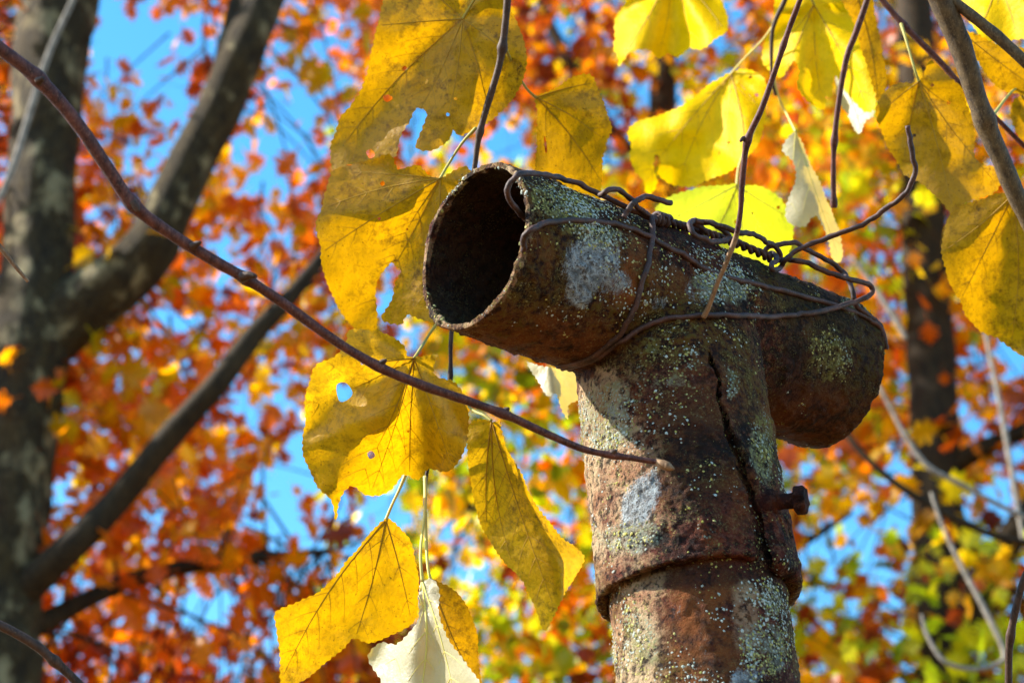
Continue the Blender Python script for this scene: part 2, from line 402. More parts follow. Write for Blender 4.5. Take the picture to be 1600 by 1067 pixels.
# left oak: trunk, fork and limbs
YL = 5.6
gb = Wy(10, 1100, YL); base = (gb[0]-.28, YL, 0)
tl = big_tree('thick grey trunk with forking limb and russet orange leaves at the left edge', 'autumn oaks behind the post', base)
V, F, pT = limb([(-55, 1250), (-22, 1000), (0, 850), (22, 680), (42, 540), (58, 420), (66, 250), (78, 100), (95, -40), (115, -250)], YL, [190, 160, 145, 132, 132, 110, 104, 116, 124, 118], 40, .16, 11, [((base[0], YL, -.1), .22, 0)])
mk('trunk', V, F, M_BARK, tl)
V, F, pA = limb([(45, 560), (95, 505), (160, 455), (225, 400), (268, 318), (305, 240), (348, 160), (385, 70), (420, -20), (470, -200)], [5.6, 5.6, 5.57, 5.53, 5.5, 5.48, 5.45, 5.4, 5.4, 5.35], [95, 105, 100, 88, 76, 72, 70, 66, 60, 52], 16, .10, 12); mk('limb', V, F, M_BARK, tl)
V, F, pA2 = limb([(345, 165), (355, 90), (368, 30), (390, -60), (400, -220)], [5.45, 5.5, 5.55, 5.6, 5.7], [40, 40, 36, 34, 28], 12, .1, 13); mk('limb', V, F, M_BARK, tl)
V, F, pB = limb([(-5, 955), (45, 915), (110, 855), (180, 785), (258, 690), (335, 605), (400, 520), (455, 462), (520, 380)], [5.6, 5.55, 5.5, 5.5, 5.45, 5.4, 5.4, 5.4, 5.4], [60, 56, 50, 46, 42, 38, 33, 27, 18], 12, .1, 14); mk('limb', V, F, M_BARKD, tl)
V, F, pC = limb([(-30, 1010), (60, 975), (150, 930), (250, 893), (400, 872), (520, 860)], [5.6, 5.7, 5.8, 5.9, 6.0, 6.1], [46, 36, 30, 26, 18, 10], 10, .1, 15); mk('limb', V, F, M_BARKD, tl)
def pal_left(u, v, rng):
    w = {'orange': .60, 'russet': .25, 'yellow': .15, 'green': .0}
    if (u-260)**2+(v-250)**2 < 190**2 and v < 420: w = {'orange': .4, 'russet': .12, 'yellow': .46, 'green': .02}
    if u < 330 and 530 < v < 900: w = {'orange': .66, 'russet': .16, 'yellow': .18, 'green': 0}
    if 300 < u < 440 and 640 < v < 800: w = {'orange': .5, 'russet': .2, 'yellow': .3, 'green': 0}
    if v > 880: w = {'orange': .47, 'russet': .47, 'yellow': .06, 'green': 0}
    k = list(w); p = np.array([w[i] for i in k]); return rng.choice(k, p=p/p.sum())
crown(tl, [pT[20:], pA, pA2, pB, pC], 780, (-600, 610, -400, 1400), (5.62, 8.8), pal_left, None, GAPS, 21)
# right tree, slim dark trunk
YR = 7.2
gb = Wy(1500, 1100, YR); base = (gb[0]+.1, YR, 0)
tr_ = big_tree('slim dark trunk half hidden by mixed orange and green leaves at the right', 'autumn oaks behind the post', base)
V, F, pR = limb([(1492, 1250), (1478, 1060), (1468, 880), (1462, 700), (1455, 560), (1447, 430), (1440, 300), (1432, 120), (1425, -80), (1410, -300)], YR, [92, 84, 80, 76, 76, 74, 70, 62, 54, 40], 16, .1, 16, [((base[0], YR, -.1), .16, 0)]); mk('trunk', V, F, M_BARKD, tr_)
V, F, pR2 = limb([(1482, 1040), (1520, 945), (1560, 870), (1610, 800), (1700, 690)], [7.2, 7.1, 7.0, 6.9, 6.9], [52, 50, 46, 42, 34], 12, .1, 17); mk('limb', V, F, M_BARKD, tr_)
V, F, pR3 = limb([(1455, 760), (1500, 720), (1560, 690), (1640, 660)], [7.2, 7.15, 7.1, 7.1], [30, 32, 28, 20], 10, .1, 18); mk('limb', V, F, M_BARKD, tr_)
def pal_right(u, v, rng):
    w = {'orange': .44, 'russet': .18, 'yellow': .2, 'green': .18}
    if v > 780: w = {'orange': .26, 'russet': .16, 'yellow': .20, 'green': .38}
    if v < 320: w = {'orange': .26, 'russet': .12, 'yellow': .44, 'green': .18}
    k = list(w); p = np.array([w[i] for i in k]); return rng.choice(k, p=p/p.sum())
crown(tr_, [pR[10:], pR2, pR3], 600, (1240, 2200, -400, 1400), (6.7, 10.2), pal_right, None, GAPS, 22, size=(.058, .118), kinds=(0, 1))
# middle tree further back: yellow and green behind the post
YM = 9.5
gb = Wy(1010, 1200, YM); base = (gb[0], YM, 0)
tm = thing('maple_tree', 'yellow and green crown further back, showing left of the post', 'tree', base, 'autumn oaks behind the post')
V, F, pM = limb([(1030, 1350), (1025, 1060), (1030, 800), (1040, 500), (1035, 200), (1050, -200)], YM, [70, 62, 58, 52, 44, 24], 12, .1, 19, [((base[0], YM, -.1), .15, 0)]); mk('trunk', V, F, M_BARKD, tm)
sk = [pM]
for q, (pts, w) in enumerate([([(1030, 700), (900, 620), (780, 560), (640, 480)], [30, 22, 16, 8]), ([(1028, 900), (900, 860), (760, 800), (650, 770)], [28, 22, 15, 8]), ([(1036, 300), (940, 180), (860, 40), (800, -120)], [30, 22, 16, 8]), ([(1036, 350), (1150, 240), (1250, 100), (1330, -60)], [28, 20, 14, 8]), ([(1028, 950), (1200, 880), (1330, 800)], [26, 18, 9])]):
    V, F, p_ = limb(pts, YM, w, 8, .1, 30+q); mk('limb', V, F, M_BARKD, tm); sk.append(p_)
def pal_mid(u, v, rng):
    w = {'orange': .22, 'russet': .05, 'yellow': .34, 'green': .39}
    if v < 200 and u < 960: w = {'orange': .5, 'russet': .38, 'yellow': .1, 'green': .02}
    if u > 950 and v < 450: w = {'orange': .24, 'russet': .08, 'yellow': .46, 'green': .22}
    if v > 850 and u < 1000: w = {'orange': .22, 'russet': .12, 'yellow': .26, 'green': .40}
    k = list(w); p = np.array([w[i] for i in k]); return rng.choice(k, p=p/p.sum())
crown(tm, sk, 580, (560, 1420, -300, 1350), (8.0, 11.5), pal_mid, None, GAPS, 23, size=(.065, .125), kinds=(0, 1, 2), spread=.22)

# pale bare undergrowth stems at the right and left, lit by the sun
def stem(name, label, pts, Y, w, mat, group, sides=8):
    V, F, P = limb(pts, Y, w, sides, .12, int(pts[0][0])); c = V[0].copy()
    o = mk(name, V-c, F, mat); o.location = tuple(c); tag(o, label, 'twig', group); return o
BT = 'blurred bare stems behind the post'
stem('bare_twig', 'pale sunlit bare stem crossing the dark right trunk from under the pipe end', [(1330, 520), (1378, 612), (1438, 716), (1500, 756), (1610, 812), (1720, 850)], 3.6, [6, 7, 9, 9, 8, 6], M_PALE, BT)
stem('bare_twig', 'long pale bent stem looping beside the base of the right trunk', [(1455, 770), (1472, 820), (1500, 880), (1535, 945), (1568, 1015), (1560, 1036), (1520, 1045), (1475, 1032), (1448, 990), (1440, 960)], 3.4, [5, 6, 8, 9, 9, 8, 8, 7, 6, 4], M_PALE, BT)
stem('bare_twig', 'pale upright stem below the large amber leaf at the right edge', [(1530, 470), (1552, 580), (1566, 650), (1582, 745), (1600, 850)], 4.2, [6, 8, 9, 9, 8], M_PALE, BT)
stem('bare_twig', 'dark drooping stem behind the short pipe end', [(1300, 640), (1340, 700), (1400, 755), (1475, 800), (1560, 838), (1680, 860)], 3.8, [7, 10, 12, 12, 12, 10], M_BARKD, BT)
stem('bare_twig', 'pale bare stem climbing the grey trunk in the top left corner', [(150, -80), (112, 5), (82, 70), (60, 130), (42, 190), (20, 260), (-10, 330)], 3.6, [6, 9, 10, 11, 11, 11, 10], M_PALE, BT)
stem('bare_twig', 'pale broken stem sloping down beside the pipe far end', [(1330, 400), (1370, 455), (1400, 500), (1415, 530)], 4.0, [6, 9, 10, 6], M_PALE, BT)

# ------------------------------------------------------------------ the pipe post
T = Wd(800, 533.5, 0)-CAM+CAM + c2w((.08235, .01513, 1.12016))
PAX = unit(c2w((-.06742, .85843, .50849))); AAX = c2w((.77706, -.24031, .58174)); AAX = unit(AAX-PAX*(AAX@PAX)*.6)
RS, RTB, LF, LB, LS, RL = .0500, .0449, .1311, .1294, .1678, .0446
def frame(a):
    h = np.array([0, 0, 1.]) if abs(a[2]) < .9 else np.array([0, 1., 0])
    u = unit(np.cross(a, h)); return u, np.cross(a, u)
def solid_rev(c, a, prof, n=128):      # closed profile (s along axis, r) revolved
    u, v = frame(a); t = np.linspace(0, 2*np.pi, n, endpoint=False); V = []; m = len(prof)
    for s, r in prof: V.append(c+a*s+r*(np.cos(t)[:, None]*u+np.sin(t)[:, None]*v))
    F = []
    for i in range(m):
        j = (i+1) % m
        for k in range(n): k2 = (k+1) % n; F.append((i*n+k, j*n+k, j*n+k2, i*n+k2))
    return np.concatenate(V), F
def eval_mesh(o):
    dg = bpy.context.evaluated_depsgraph_get(); dg.update(); e = o.evaluated_get(dg); me = bpy.data.meshes.new_from_object(e)
    old = o.data; o.modifiers.clear(); o.data = me; bpy.data.meshes.remove(old); return me
def get_v(me):
    a = np.empty(len(me.vertices)*3, np.float32); me.vertices.foreach_get('co', a); return a.reshape(-1, 3).astype(float)
def get_n(me):
    a = np.empty(len(me.vertices)*3, np.float32); me.vertices.foreach_get('normal', a); return a.reshape(-1, 3).astype(float)

foot = T-PAX*((T[2]+.05)/PAX[2])
post = thing('pipe_post', 'rusty leaning iron pipe post with an open cross pipe on top, speckled with lichen', 'pipe post', foot)
post_o = np.array(foot)
def polyd(u, v, pts):                  # distance to a pixel polyline + parameter
    best = np.full(len(u), 1e9); par = np.zeros(len(u)); sgn = np.zeros(len(u)); L = 0; acc = []
    for (a, b), (c, d) in zip(pts[:-1], pts[1:]):
        dx, dy = c-a, d-b; l2 = dx*dx+dy*dy; t = np.clip(((u-a)*dx+(v-b)*dy)/l2, 0, 1)
        D = np.hypot(u-a-t*dx, v-b-t*dy); k = D < best; best[k] = D[k]; par[k] = (L+t*math.sqrt(l2))[k]; sgn[k] = np.sign(dx*(v-b)-dy*(u-a))[k]; L += math.sqrt(l2)
    return best, par/L, sgn
def blob(u, v, cu, cv, ru, rv, rot=0.):
    c, s = math.cos(rot), math.sin(rot); x = (u-cu)*c+(v-cv)*s; y = -(u-cu)*s+(v-cv)*c
    return np.clip(1.25-((x/ru)**2+(y/rv)**2)*.75, 0, 1)
def set_masks(o, V, N, kind):
    u, v, z = proj(V); me = o.data
    fc = (N@(-FW) > -.2)
    Z0 = np.zeros(len(V))
    paint = Z0.copy(); lich = Z0+.24; tan = Z0.copy(); org = Z0.copy(); dark = Z0.copy()
    nz = fbm(V*45, 4, 5)
    if kind == 'tee':
        paint = np.maximum.reduce([blob(u, v, 925, 415, 44, 46, .3), blob(u, v, 905, 455, 22, 26), blob(u, v, 962, 440, 24, 20)*.9, blob(u, v, 1002, 782, 26, 50, .45), blob(u, v, 960, 640, 14, 16)*.7, blob(u, v, 1100, 450, 30, 26)*.55, blob(u, v, 1030, 475, 18, 14)*.5])*fc
        lich = np.maximum(lich, .95*np.maximum.reduce([blob(u, v, 880, 320, 75, 26, .33), blob(u, v, 930, 365, 60, 22, .3), blob(u, v, 1040, 570, 60, 50)*.7, blob(u, v, 950, 650, 50, 60), blob(u, v, 1190, 700, 22, 60), blob(u, v, 985, 840, 55, 30), blob(u, v, 1130, 450, 60, 30), blob(u, v, 1300, 555, 40, 50)*.8, blob(u, v, 1340, 475, 30, 20), blob(u, v, 1140, 600, 16, 30)]))
        tan = blob(u, v, 955, 760, 82, 165)*.72*fc + blob(u, v, 940, 620, 40, 40)*.5  # old-paint tan on sleeve's left, lightened so sunlit brightness sits in the colour
        org = np.maximum.reduce([blob(u, v, 985, 430, 40, 60)*.9, blob(u, v, 850, 525, 120, 40)*.6, blob(u, v, 1100, 630, 60, 60)*.4, blob(u, v, 1280, 650, 90, 45)*.75, blob(u, v, 845, 400, 20, 40)*.6, blob(u, v, 1080, 440, 50, 30)*.5, blob(u, v, 1150, 780, 30, 60)*.4])*fc
        rel = V-T; s = rel@AAX; rr = np.linalg.norm(rel-s[:, None]*AAX, axis=1)
        inner = (rr < RTB-.0022) & (np.abs(s) < LF+.02)
        ang = N@PAX
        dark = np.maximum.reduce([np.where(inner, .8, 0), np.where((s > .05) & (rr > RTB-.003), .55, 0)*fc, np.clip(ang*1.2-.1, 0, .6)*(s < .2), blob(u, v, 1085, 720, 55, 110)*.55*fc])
        paint[inner] = 0; lich[inner] = 0.05; tan[inner] = 0; org[inner] *= .2; Dk, pk, sk_ = polyd(u, v, CRACK); lich[(Dk < 13) & fc] = 0; rimf = (s < -LF+.003); tan[rimf] = .45; lich[rimf] = .4; dark[rimf] = 0  # mouth rim tinted lighter, its sunlit brightness put into the colour
    else:
        paint = np.maximum(blob(u, v, 1160, 1065, 22, 20), blob(u, v, 1180, 1055, 20, 20)*.6)*fc
        lich = np.maximum(lich, .95*np.maximum.reduce([blob(u, v, 1195, 1010, 40, 50), blob(u, v, 1000, 990, 35, 70)*.8, blob(u, v, 1205, 940, 20, 35)]))
        tan = blob(u, v, 990, 1000, 60, 150)*.7 + blob(u, v, 1165, 960, 26, 60)*.8  # left patch carries sunlit brightness in its colour; right patch is tan-yellow rust
        org = np.maximum(blob(u, v, 1100, 980, 60, 120)*.9, blob(u, v, 1180, 970, 20, 40)*.6)
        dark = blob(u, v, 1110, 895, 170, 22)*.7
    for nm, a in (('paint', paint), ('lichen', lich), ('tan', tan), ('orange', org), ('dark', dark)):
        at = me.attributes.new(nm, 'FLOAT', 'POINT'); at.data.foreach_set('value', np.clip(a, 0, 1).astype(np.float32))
    return lich, inner if kind == 'tee' else None

CRACK = [(1108, 548), (1112, 568), (1124, 592), (1122, 625), (1133, 648), (1140, 684), (1156, 712), (1163, 742), (1172, 762), (1182, 800), (1188, 835), (1194, 868), (1198, 905)]
def build_tee():
    W = .0036
    mb = MB()
    V, F = solid_rev(T, AAX, [(-LF, RTB), (LB, RTB), (LB, RTB-W), (-LF, RTB-W)], 160); mb.add(V, F)
    prof = [(-LS, RS+.0006), (-LS+.02, RS), (-.045, RS), (-.03, RS-.0002), (-.015, RS-.001), (0, RS-.003), (.010, RS-.0052), (.018, RS-.009), (.018, RS-.013), (-.02, RS-W-.006), (-.045, RS-.0034), (-LS, RS-.0034)]
    V, F = solid_rev(T, PAX, prof, 160); mb.add(V, F)
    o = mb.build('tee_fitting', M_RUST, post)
    m = o.modifiers.new('r', 'REMESH'); m.mode = 'VOXEL'; m.voxel_size = .0007
    m = o.modifiers.new('s', 'SMOOTH'); m.factor = .5; m.iterations = 1
    me = eval_mesh(o)
    V = get_v(me)+post_o; N = get_n(me)
    # drop the sleeve's inside that would cross the open bore
    rel = V-T; s = rel@AAX; rr = np.linalg.norm(rel-s[:, None]*AAX, axis=1); h = rel@PAX
    u, v, z = proj(V)
    # relief: dents, scabs of rust, fine grain
    d = (fbm(V*16, 3, 1)-.5)*.0022 + (fbm(V*70, 4, 2)-.5)*.0014 + np.clip(fbm(V*160, 3, 3)-.52, 0, 1)*.0046 + (fbm(V*420, 2, 4)-.5)*.0008
    # eroded rim ends
    endf = np.exp(-((s+LF)/.004)**2)+np.exp(-((s-LB)/.004)**2)+np.exp(-((h+LS)/.004)**2)*(np.abs(s) < .06)
    fr = (N@(-FW) > -.1) & (np.linalg.norm(rel-h[:, None]*PAX, axis=1) > RS-.006) & (h < -.02)
    # crack down the front of the sleeve
    crack = CRACK
    D, par, sg = polyd(u, v, crack)
    D = D + (fbm(V*170, 3, 9)-.5)*13*np.interp(par, [0, .3, 1], [.4, .8, 1.2])
    w = np.interp(par, [0, .15, .3, .5, .7, .85, 1], [1.2, 3, 5, 8, 11, 14, 13])
    cut = np.clip(1.6-1.6*(D/w)**2, 0, 1)*fr
    d = d-cut*np.interp(par, [0, .15, 1], [.002, .003, .003])
    lip = np.exp(-((D-w*1.6)/6)**2)*fr*np.interp(par, [0, .4, 1], [.2, .8, 1.4])
    d = d+lip*.0009
    # flap right of the split stands slightly proud at the foot
    d = d+np.where((u > np.interp(v, [p[1] for p in crack], [p[0] for p in crack])) & fr & (v > 700), np.clip((v-700)/160, 0, 1)*.0022, 0)
    V = V+N*d[:, None]
    # uneven rim: shift along the axes
    V = V+AAX*(endf*(np.abs(s) > .1)*(fbm(V*60, 3, 6)-.5)*.0035)[:, None]
    edge = np.clip((-h-LS+.03)/.03, 0, 1)*(np.abs(h+LS) < .035)*(np.abs(s) < .06)
    V = V+PAX*(edge*((fbm(V*40, 3, 7)-.5)*.006+np.where(u > 1195, -.004, 0)*0))[:, None]
    near = (rel@(-FW) > 0) & (np.linalg.norm(rel-h[:, None]*PAX, axis=1) > RS-.0075) & (h < -.022) & (h > -LS-.01)
    kill = near & (D < w*.62)
    me.vertices.foreach_set('co', (V-post_o).astype(np.float32).ravel()); me.update()
    import bmesh
    bm = bmesh.new(); bm.from_mesh(me); bm.verts.ensure_lookup_table()
    bmesh.ops.delete(bm, geom=[bm.verts[i] for i in np.nonzero(kill)[0]], context='VERTS'); bm.to_mesh(me); bm.free(); V = V[~kill]
    me.polygons.foreach_set('use_smooth', [True]*len(me.polygons))
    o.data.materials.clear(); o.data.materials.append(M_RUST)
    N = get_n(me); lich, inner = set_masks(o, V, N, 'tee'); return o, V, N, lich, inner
tee, tV, tN, tL, tIn = build_tee()

def build_lower():
    n = 220; S = np.concatenate([np.arange(.056, .36, .0016), np.linspace(.37, np.linalg.norm(T-foot), 60)]); u_, v_ = frame(PAX); t = np.linspace(0, 2*np.pi, n, endpoint=False)
    V = np.concatenate([T-PAX*s+RL*(np.cos(t)[:, None]*u_+np.sin(t)[:, None]*v_) for s in S]); m = len(S)
    N = np.tile(np.cos(t)[:, None]*u_+np.sin(t)[:, None]*v_, (m, 1))
    V = V+N*((fbm(V*16, 3, 41)-.5)*.0016+(fbm(V*75, 4, 42)-.5)*.0015+np.clip(fbm(V*170, 3, 43)-.52, 0, 1)*.003+(fbm(V*420, 2, 44)-.5)*.0007)[:, None]
    F = [(i*n+k, (i+1)*n+k, (i+1)*n+(k+1) % n, i*n+(k+1) % n) for i in range(m-1) for k in range(n)]
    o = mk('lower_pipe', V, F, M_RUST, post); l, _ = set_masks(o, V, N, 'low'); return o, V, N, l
low, lV, lN, lL = build_lower()

def scatter_lichen(name, parent, V, N, dens, count, size, mat, seed, thr, freq):
    rng = np.random.default_rng(seed)
    nz = fbm(V*freq, 4, seed)+dens*.30
    nz = nz+.8*(fbm(V*26, 3, seed+40)-.5)
    w = np.clip(nz-thr, 0, 1)**1.5*(N@(-FW) > -.75)
    w = w*(dens > .06)
    if w.sum() <= 0: return
    idx = rng.choice(len(V), count, p=w/w.sum()); mb = MB()
    tv = np.array([(1, 0, 0), (.35, .9, 0), (-.7, .65, 0), (-.95, -.25, 0), (-.2, -.95, 0), (.75, -.7, 0), (0, 0, .38)], float)
    tf = [(0, 1, 6), (1, 2, 6), (2, 3, 6), (3, 4, 6), (4, 5, 6), (5, 0, 6)]
    P = V[idx]+rng.normal(size=(count, 3))*.0006; NN = N[idx]; sz = size*np.minimum(np.exp(rng.normal(size=count)*.5), 2.1)
    U = np.cross(NN, rng.normal(size=(count, 3))); U /= np.linalg.norm(U, axis=1)[:, None]; Wv = np.cross(NN, U)
    k = len(tv); jit = 1+rng.normal(size=(count, k))*.22
    VV = (P[:, None]-NN[:, None]*(sz*.12)[:, None, None]+(U[:, None]*tv[None, :, :1]+Wv[:, None]*tv[None, :, 1:2]+NN[:, None]*tv[None, :, 2:])*(sz[:, None]*jit)[:, :, None]).reshape(-1, 3)
    F = (np.array(tf)[None]+np.arange(count)[:, None, None]*k).reshape(-1, 3)
    o = mk(name, VV, F, mat, parent, False); o['kind'] = 'stuff'; return o
scatter_lichen('lichen', tee, tV, tN, tL, 12000, .00042, M_LICHEN, 51, .62, 60)
scatter_lichen('lichen', tee, tV, tN, tL, 7500, .0004, M_LICHEN_Y, 52, .64, 70)
scatter_lichen('lichen', low, lV[:220*190], lN[:220*190], lL[:220*190], 7000, .00042, M_LICHEN, 53, .60, 60)
scatter_lichen('lichen', low, lV[:220*190], lN[:220*190], lL[:220*190], 4500, .0004, M_LICHEN_Y, 54, .62, 70)

def hit_cyl(u, v, c, a, r):
    d = ray(u, v); dn = np.linalg.norm(d); d = d/dn; o = CAM-c
    dp = d-a*(d@a); op = o-a*(o@a); A_ = dp@dp; B_ = 2*dp@op; C_ = op@op-r*r; disc = B_*B_-4*A_*C_
    if disc < 0: t = -B_/(2*A_); return CAM+d*t, False
    t = (-B_-math.sqrt(disc))/(2*A_); return CAM+d*t, True
# bolt and nut in the split of the sleeve
def prism(c, a, r, h, n=6, bev=.0008, tw=0.):
    u, v = frame(a); t = np.linspace(0, 2*np.pi, n, endpoint=False)+tw; V = []
    for s, q in ((0, r-bev), (bev, r), (h-bev, r), (h, r-bev)): V.append(c+a*s+q*(np.cos(t)[:, None]*u+np.sin(t)[:, None]*v))
    V = np.concatenate(V); F = [(i*n+k, i*n+(k+1) % n, (i+1)*n+(k+1) % n, (i+1)*n+k) for i in range(3) for k in range(n)]
    F += [tuple(range(n-1, -1, -1)), tuple(range(3*n, 4*n))]; return V, F
pb, _ = hit_cyl(1200, 786, T, PAX, RS); nb = pb-T; nb = unit(nb-PAX*(nb@PAX))
ax = unit(c2w((.93, .12, -.34)))
def rusty_round(V, amp, fr, seed): return V+(np.c_[fbm(V*fr, 3, seed), fbm(V*fr, 3, seed+7), fbm(V*fr, 3, seed+13)]-.5)*amp
def solid_bits(name, bits, parent, vox=.0006, amp=.0014, sm=3, seed=0):
    mb = MB()
    for V, F in bits: mb.add(V, F)
    o = mb.build(name, M_BOLT, parent); m = o.modifiers.new('r', 'REMESH'); m.mode = 'VOXEL'; m.voxel_size = vox
    m = o.modifiers.new('s', 'SMOOTH'); m.iterations = sm; me = eval_mesh(o); V = get_v(me)
    V = rusty_round(V+origin(parent), amp, 220, seed)-origin(parent); me.vertices.foreach_set('co', V.astype(np.float32).ravel()); me.update()
    me.polygons.foreach_set('use_smooth', [True]*len(me.polygons)); me.materials.clear(); me.materials.append(M_BOLT); return o
M_BOLT = rust_material('rusted_bolt', False, .5)
nut = solid_bits('nut', [prism(pb-ax*.007, ax, .0076, .0125, 10, .003, .3)], post, seed=61)
bolt = solid_bits('bolt', [tube_geo([pb-ax*.01, pb+ax*.015], .0042, 12), prism(pb+ax*.0135, ax, .0076, .0062, 6, .001, .1)], post, seed=62)

# ------------------------------------------------------------------ wire
WR = .00150
wire = thing('binding_wire', 'dark rusty wire twisted and looped along the cross pipe with one long free end', 'wire', T+np.array([0, 0, RTB]))
def surf(u, v, lift=0.):
    best = None
    p, ok = hit_cyl(u, v, T, AAX, RTB+WR*.7+lift)
    s = (p-T)@AAX
    c = [(np.linalg.norm(p-CAM), p)] if True else []
    q, ok2 = hit_cyl(u, v, T, PAX, RS+WR*.5+lift)
    if ok2 and -LS < (q-T)@PAX < -.004: c.append((np.linalg.norm(q-CAM), q))
    c.sort(key=lambda k: k[0]); return c[0][1]
def wire_path(pts, n=8):
    P = []
    for p in pts:
        if len(p) == 2: P.append(surf(*p))
        elif len(p) == 3: P.append(surf(*p))
        else: P.append(Wd(p[0], p[1], p[3]))
    return catmull(P, n)
def depth_of(p): return float((p-CAM)@FW)
def strand(pts, r=WR, seed=0, n=8):
    P = wire_path(pts, n); q_ = P*170; P = P+(np.c_[fbm(q_, 2, seed), fbm(q_, 2, seed+31), fbm(q_, 2, seed+57)]-.5)*.0022
    V, F = tube_geo(P, r, 10, .24, seed, 420.); return mk('wire_strand', V, F, M_WIRE, wire)
zo = depth_of(surf(825, 350))           # depth at the mouth's near rim
zr = depth_of(surf(835, 300))
strand([(838, 352, 0, zo+.055), (825, 345, 0, zo+.03), (806, 326, 0, zo+.006), (794, 304, 0, zo-.006), (797, 284, 0, zo-.008), (815, 272, 0, zo-.004), (848, 272, 0, zr+.012), (890, 283, .002), (935, 304, .002), (985, 328, .002), (1022, 344, .002)], seed=1)
strand([(826, 402, 0, zo+.03), (819, 390, 0, zo-.001), (818, 376, 0, zo-.007), (832, 357, 0, zo-.009), (868, 346), (915, 345), (965, 352), (1010, 368), (1055, 392), (1105, 421), (1160, 440), (1220, 454), (1290, 474), (1345, 492), (1368, 506), (1381, 522), (1384, 545, -.004)], seed=2)
strand([(1016, 340, .003), (1019, 352, .002), (1018, 385), (1010, 418), (1000, 448), (990, 484), (968, 524), (940, 549), (905, 566), (870, 572)], seed=3)
strand([(880, 575), (915, 567), (945, 552), (975, 530), (1010, 510), (1050, 497), (1100, 492, .001), (1160, 494, .001), (1215, 495), (1275, 488, .002), (1325, 476, .005), (1352, 466, .010), (1364, 455, .014), (1356, 444, .016), (1330, 437, .016), (1300, 429, .014), (1268, 414, .012), (1242, 407, .010), (1222, 405, .006), (1208, 408, .003)], seed=4)
strand([(1075, 352, .003), (1090, 347, .008), (1120, 351, .012), (1150, 361, .014), (1176, 365, .014), (1200, 378, .012), (1216, 392, .008), (1220, 408, .004)], seed=5)
strand([(1192, 400, .003), (1196, 390, .006), (1212, 382, .010), (1240, 380, .012), (1258, 388, .012), (1290, 406, .011), (1315, 424, .011), (1327, 440, .010), (1332, 460, .006), (1340, 478, .003), (1358, 494, .001), (1374, 508), (1382, 530, -.001)], seed=6)
zk = depth_of(surf(1212, 402))
strand([(1200, 398, .002), (1210, 396, .005), (1214, 405, .006), (1206, 414, .007), (1210, 421, .006), (1220, 418, 0, zk-.012), (1228, 405, 0, zk-.014), (1246, 391, 0, zk-.014), (1290, 373, 0, zk-.016), (1340, 354, 0, zk-.02), (1388, 324, 0, zk-.026), (1416, 300, 0, zk-.03), (1430, 272, 0, zk-.032), (1426, 240, 0, zk-.034), (1418, 197, 0, zk-.036)], seed=7)
strand([(975, 340, .002), (982, 326, .006), (992, 314, .010), (1008, 308, .012), (1028, 312, .013), (1049, 318, .013)], seed=8)
strand([(938, 305, .004), (945, 299, .008), (962, 296, .010), (980, 305, .009), (996, 322, .006), (1015, 338, .003), (1030, 345, .002)], seed=9)
strand([(1104, 362, .003), (1092, 354, .006), (1082, 346, .008), (1078, 350, .010), (1085, 366, .010), (1102, 375, .009), (1122, 377, .006), (1138, 374, .004), (1128, 358, .008), (1108, 348, .010), (1084, 344, .009)], seed=10)
core = wire_path([(1020, 343, .002), (1060, 352, .002), (1100, 364, .002), (1150, 380, .002), (1205, 404, .002)], 40)
for ph in (0, math.pi):
    tt = np.linspace(0, 1, len(core)); tg = unit(core[-1]-core[0]); u_, v_ = frame(tg); an = tt*2*np.pi*11+ph
    rr = WR*.95
    V, F = tube_geo(core+rr*(np.cos(an)[:, None]*u_+np.sin(an)[:, None]*v_), WR*.95, 8, .12, 71, 260.); mk('wire_strand', V, F, M_WIRE, wire)
for i, (cx, cy, k) in enumerate([(1028, 343, 2.2), (1037, 345, 2.0)]):     # tight collar turns at the start of the twist
    c0 = surf(cx, cy, .002); tg = unit(core[-1]-core[0]); u_, v_ = frame(tg); a_ = np.linspace(0, 4*np.pi, 40)
    V, F = tube_geo(c0+tg*np.linspace(-.003, .003, 40)[:, None]+WR*k*(np.cos(a_)[:, None]*u_+np.sin(a_)[:, None]*v_), WR*.9, 8, .12, 72, 260.); mk('wire_strand', V, F, M_WIRE, wire)

# ------------------------------------------------------------------ leaves traced at their own depth
def inside(pt, poly):
    x, y = pt; n = len(poly); r = False; j = n-1
    for i in range(n):
        xi, yi = poly[i]; xj, yj = poly[j]
        if (yi > y) != (yj > y) and x < (xj-xi)*(y-yi)/(yj-yi)+xi: r = not r
        j = i
    return r
def inside_np(P, poly):
    x, y = P[:, 0], P[:, 1]; r = np.zeros(len(P), bool); n = len(poly); j = n-1
    for i in range(n):
        xi, yi = poly[i]; xj, yj = poly[j]
        if yi != yj: r ^= ((yi > y) != (yj > y)) & (x < (xj-xi)*(y-yi)/(yj-yi)+xi)
        j = i
    return r
def resample(P, step):
    Q = np.vstack([P, P[:1]]); d = np.r_[0, np.cumsum(np.linalg.norm(np.diff(Q, axis=0), axis=1))]; n = max(int(d[-1]/step), 12)
    s = np.linspace(0, d[-1], n, endpoint=False); return np.c_[np.interp(s, d, Q[:, 0]), np.interp(s, d, Q[:, 1])]
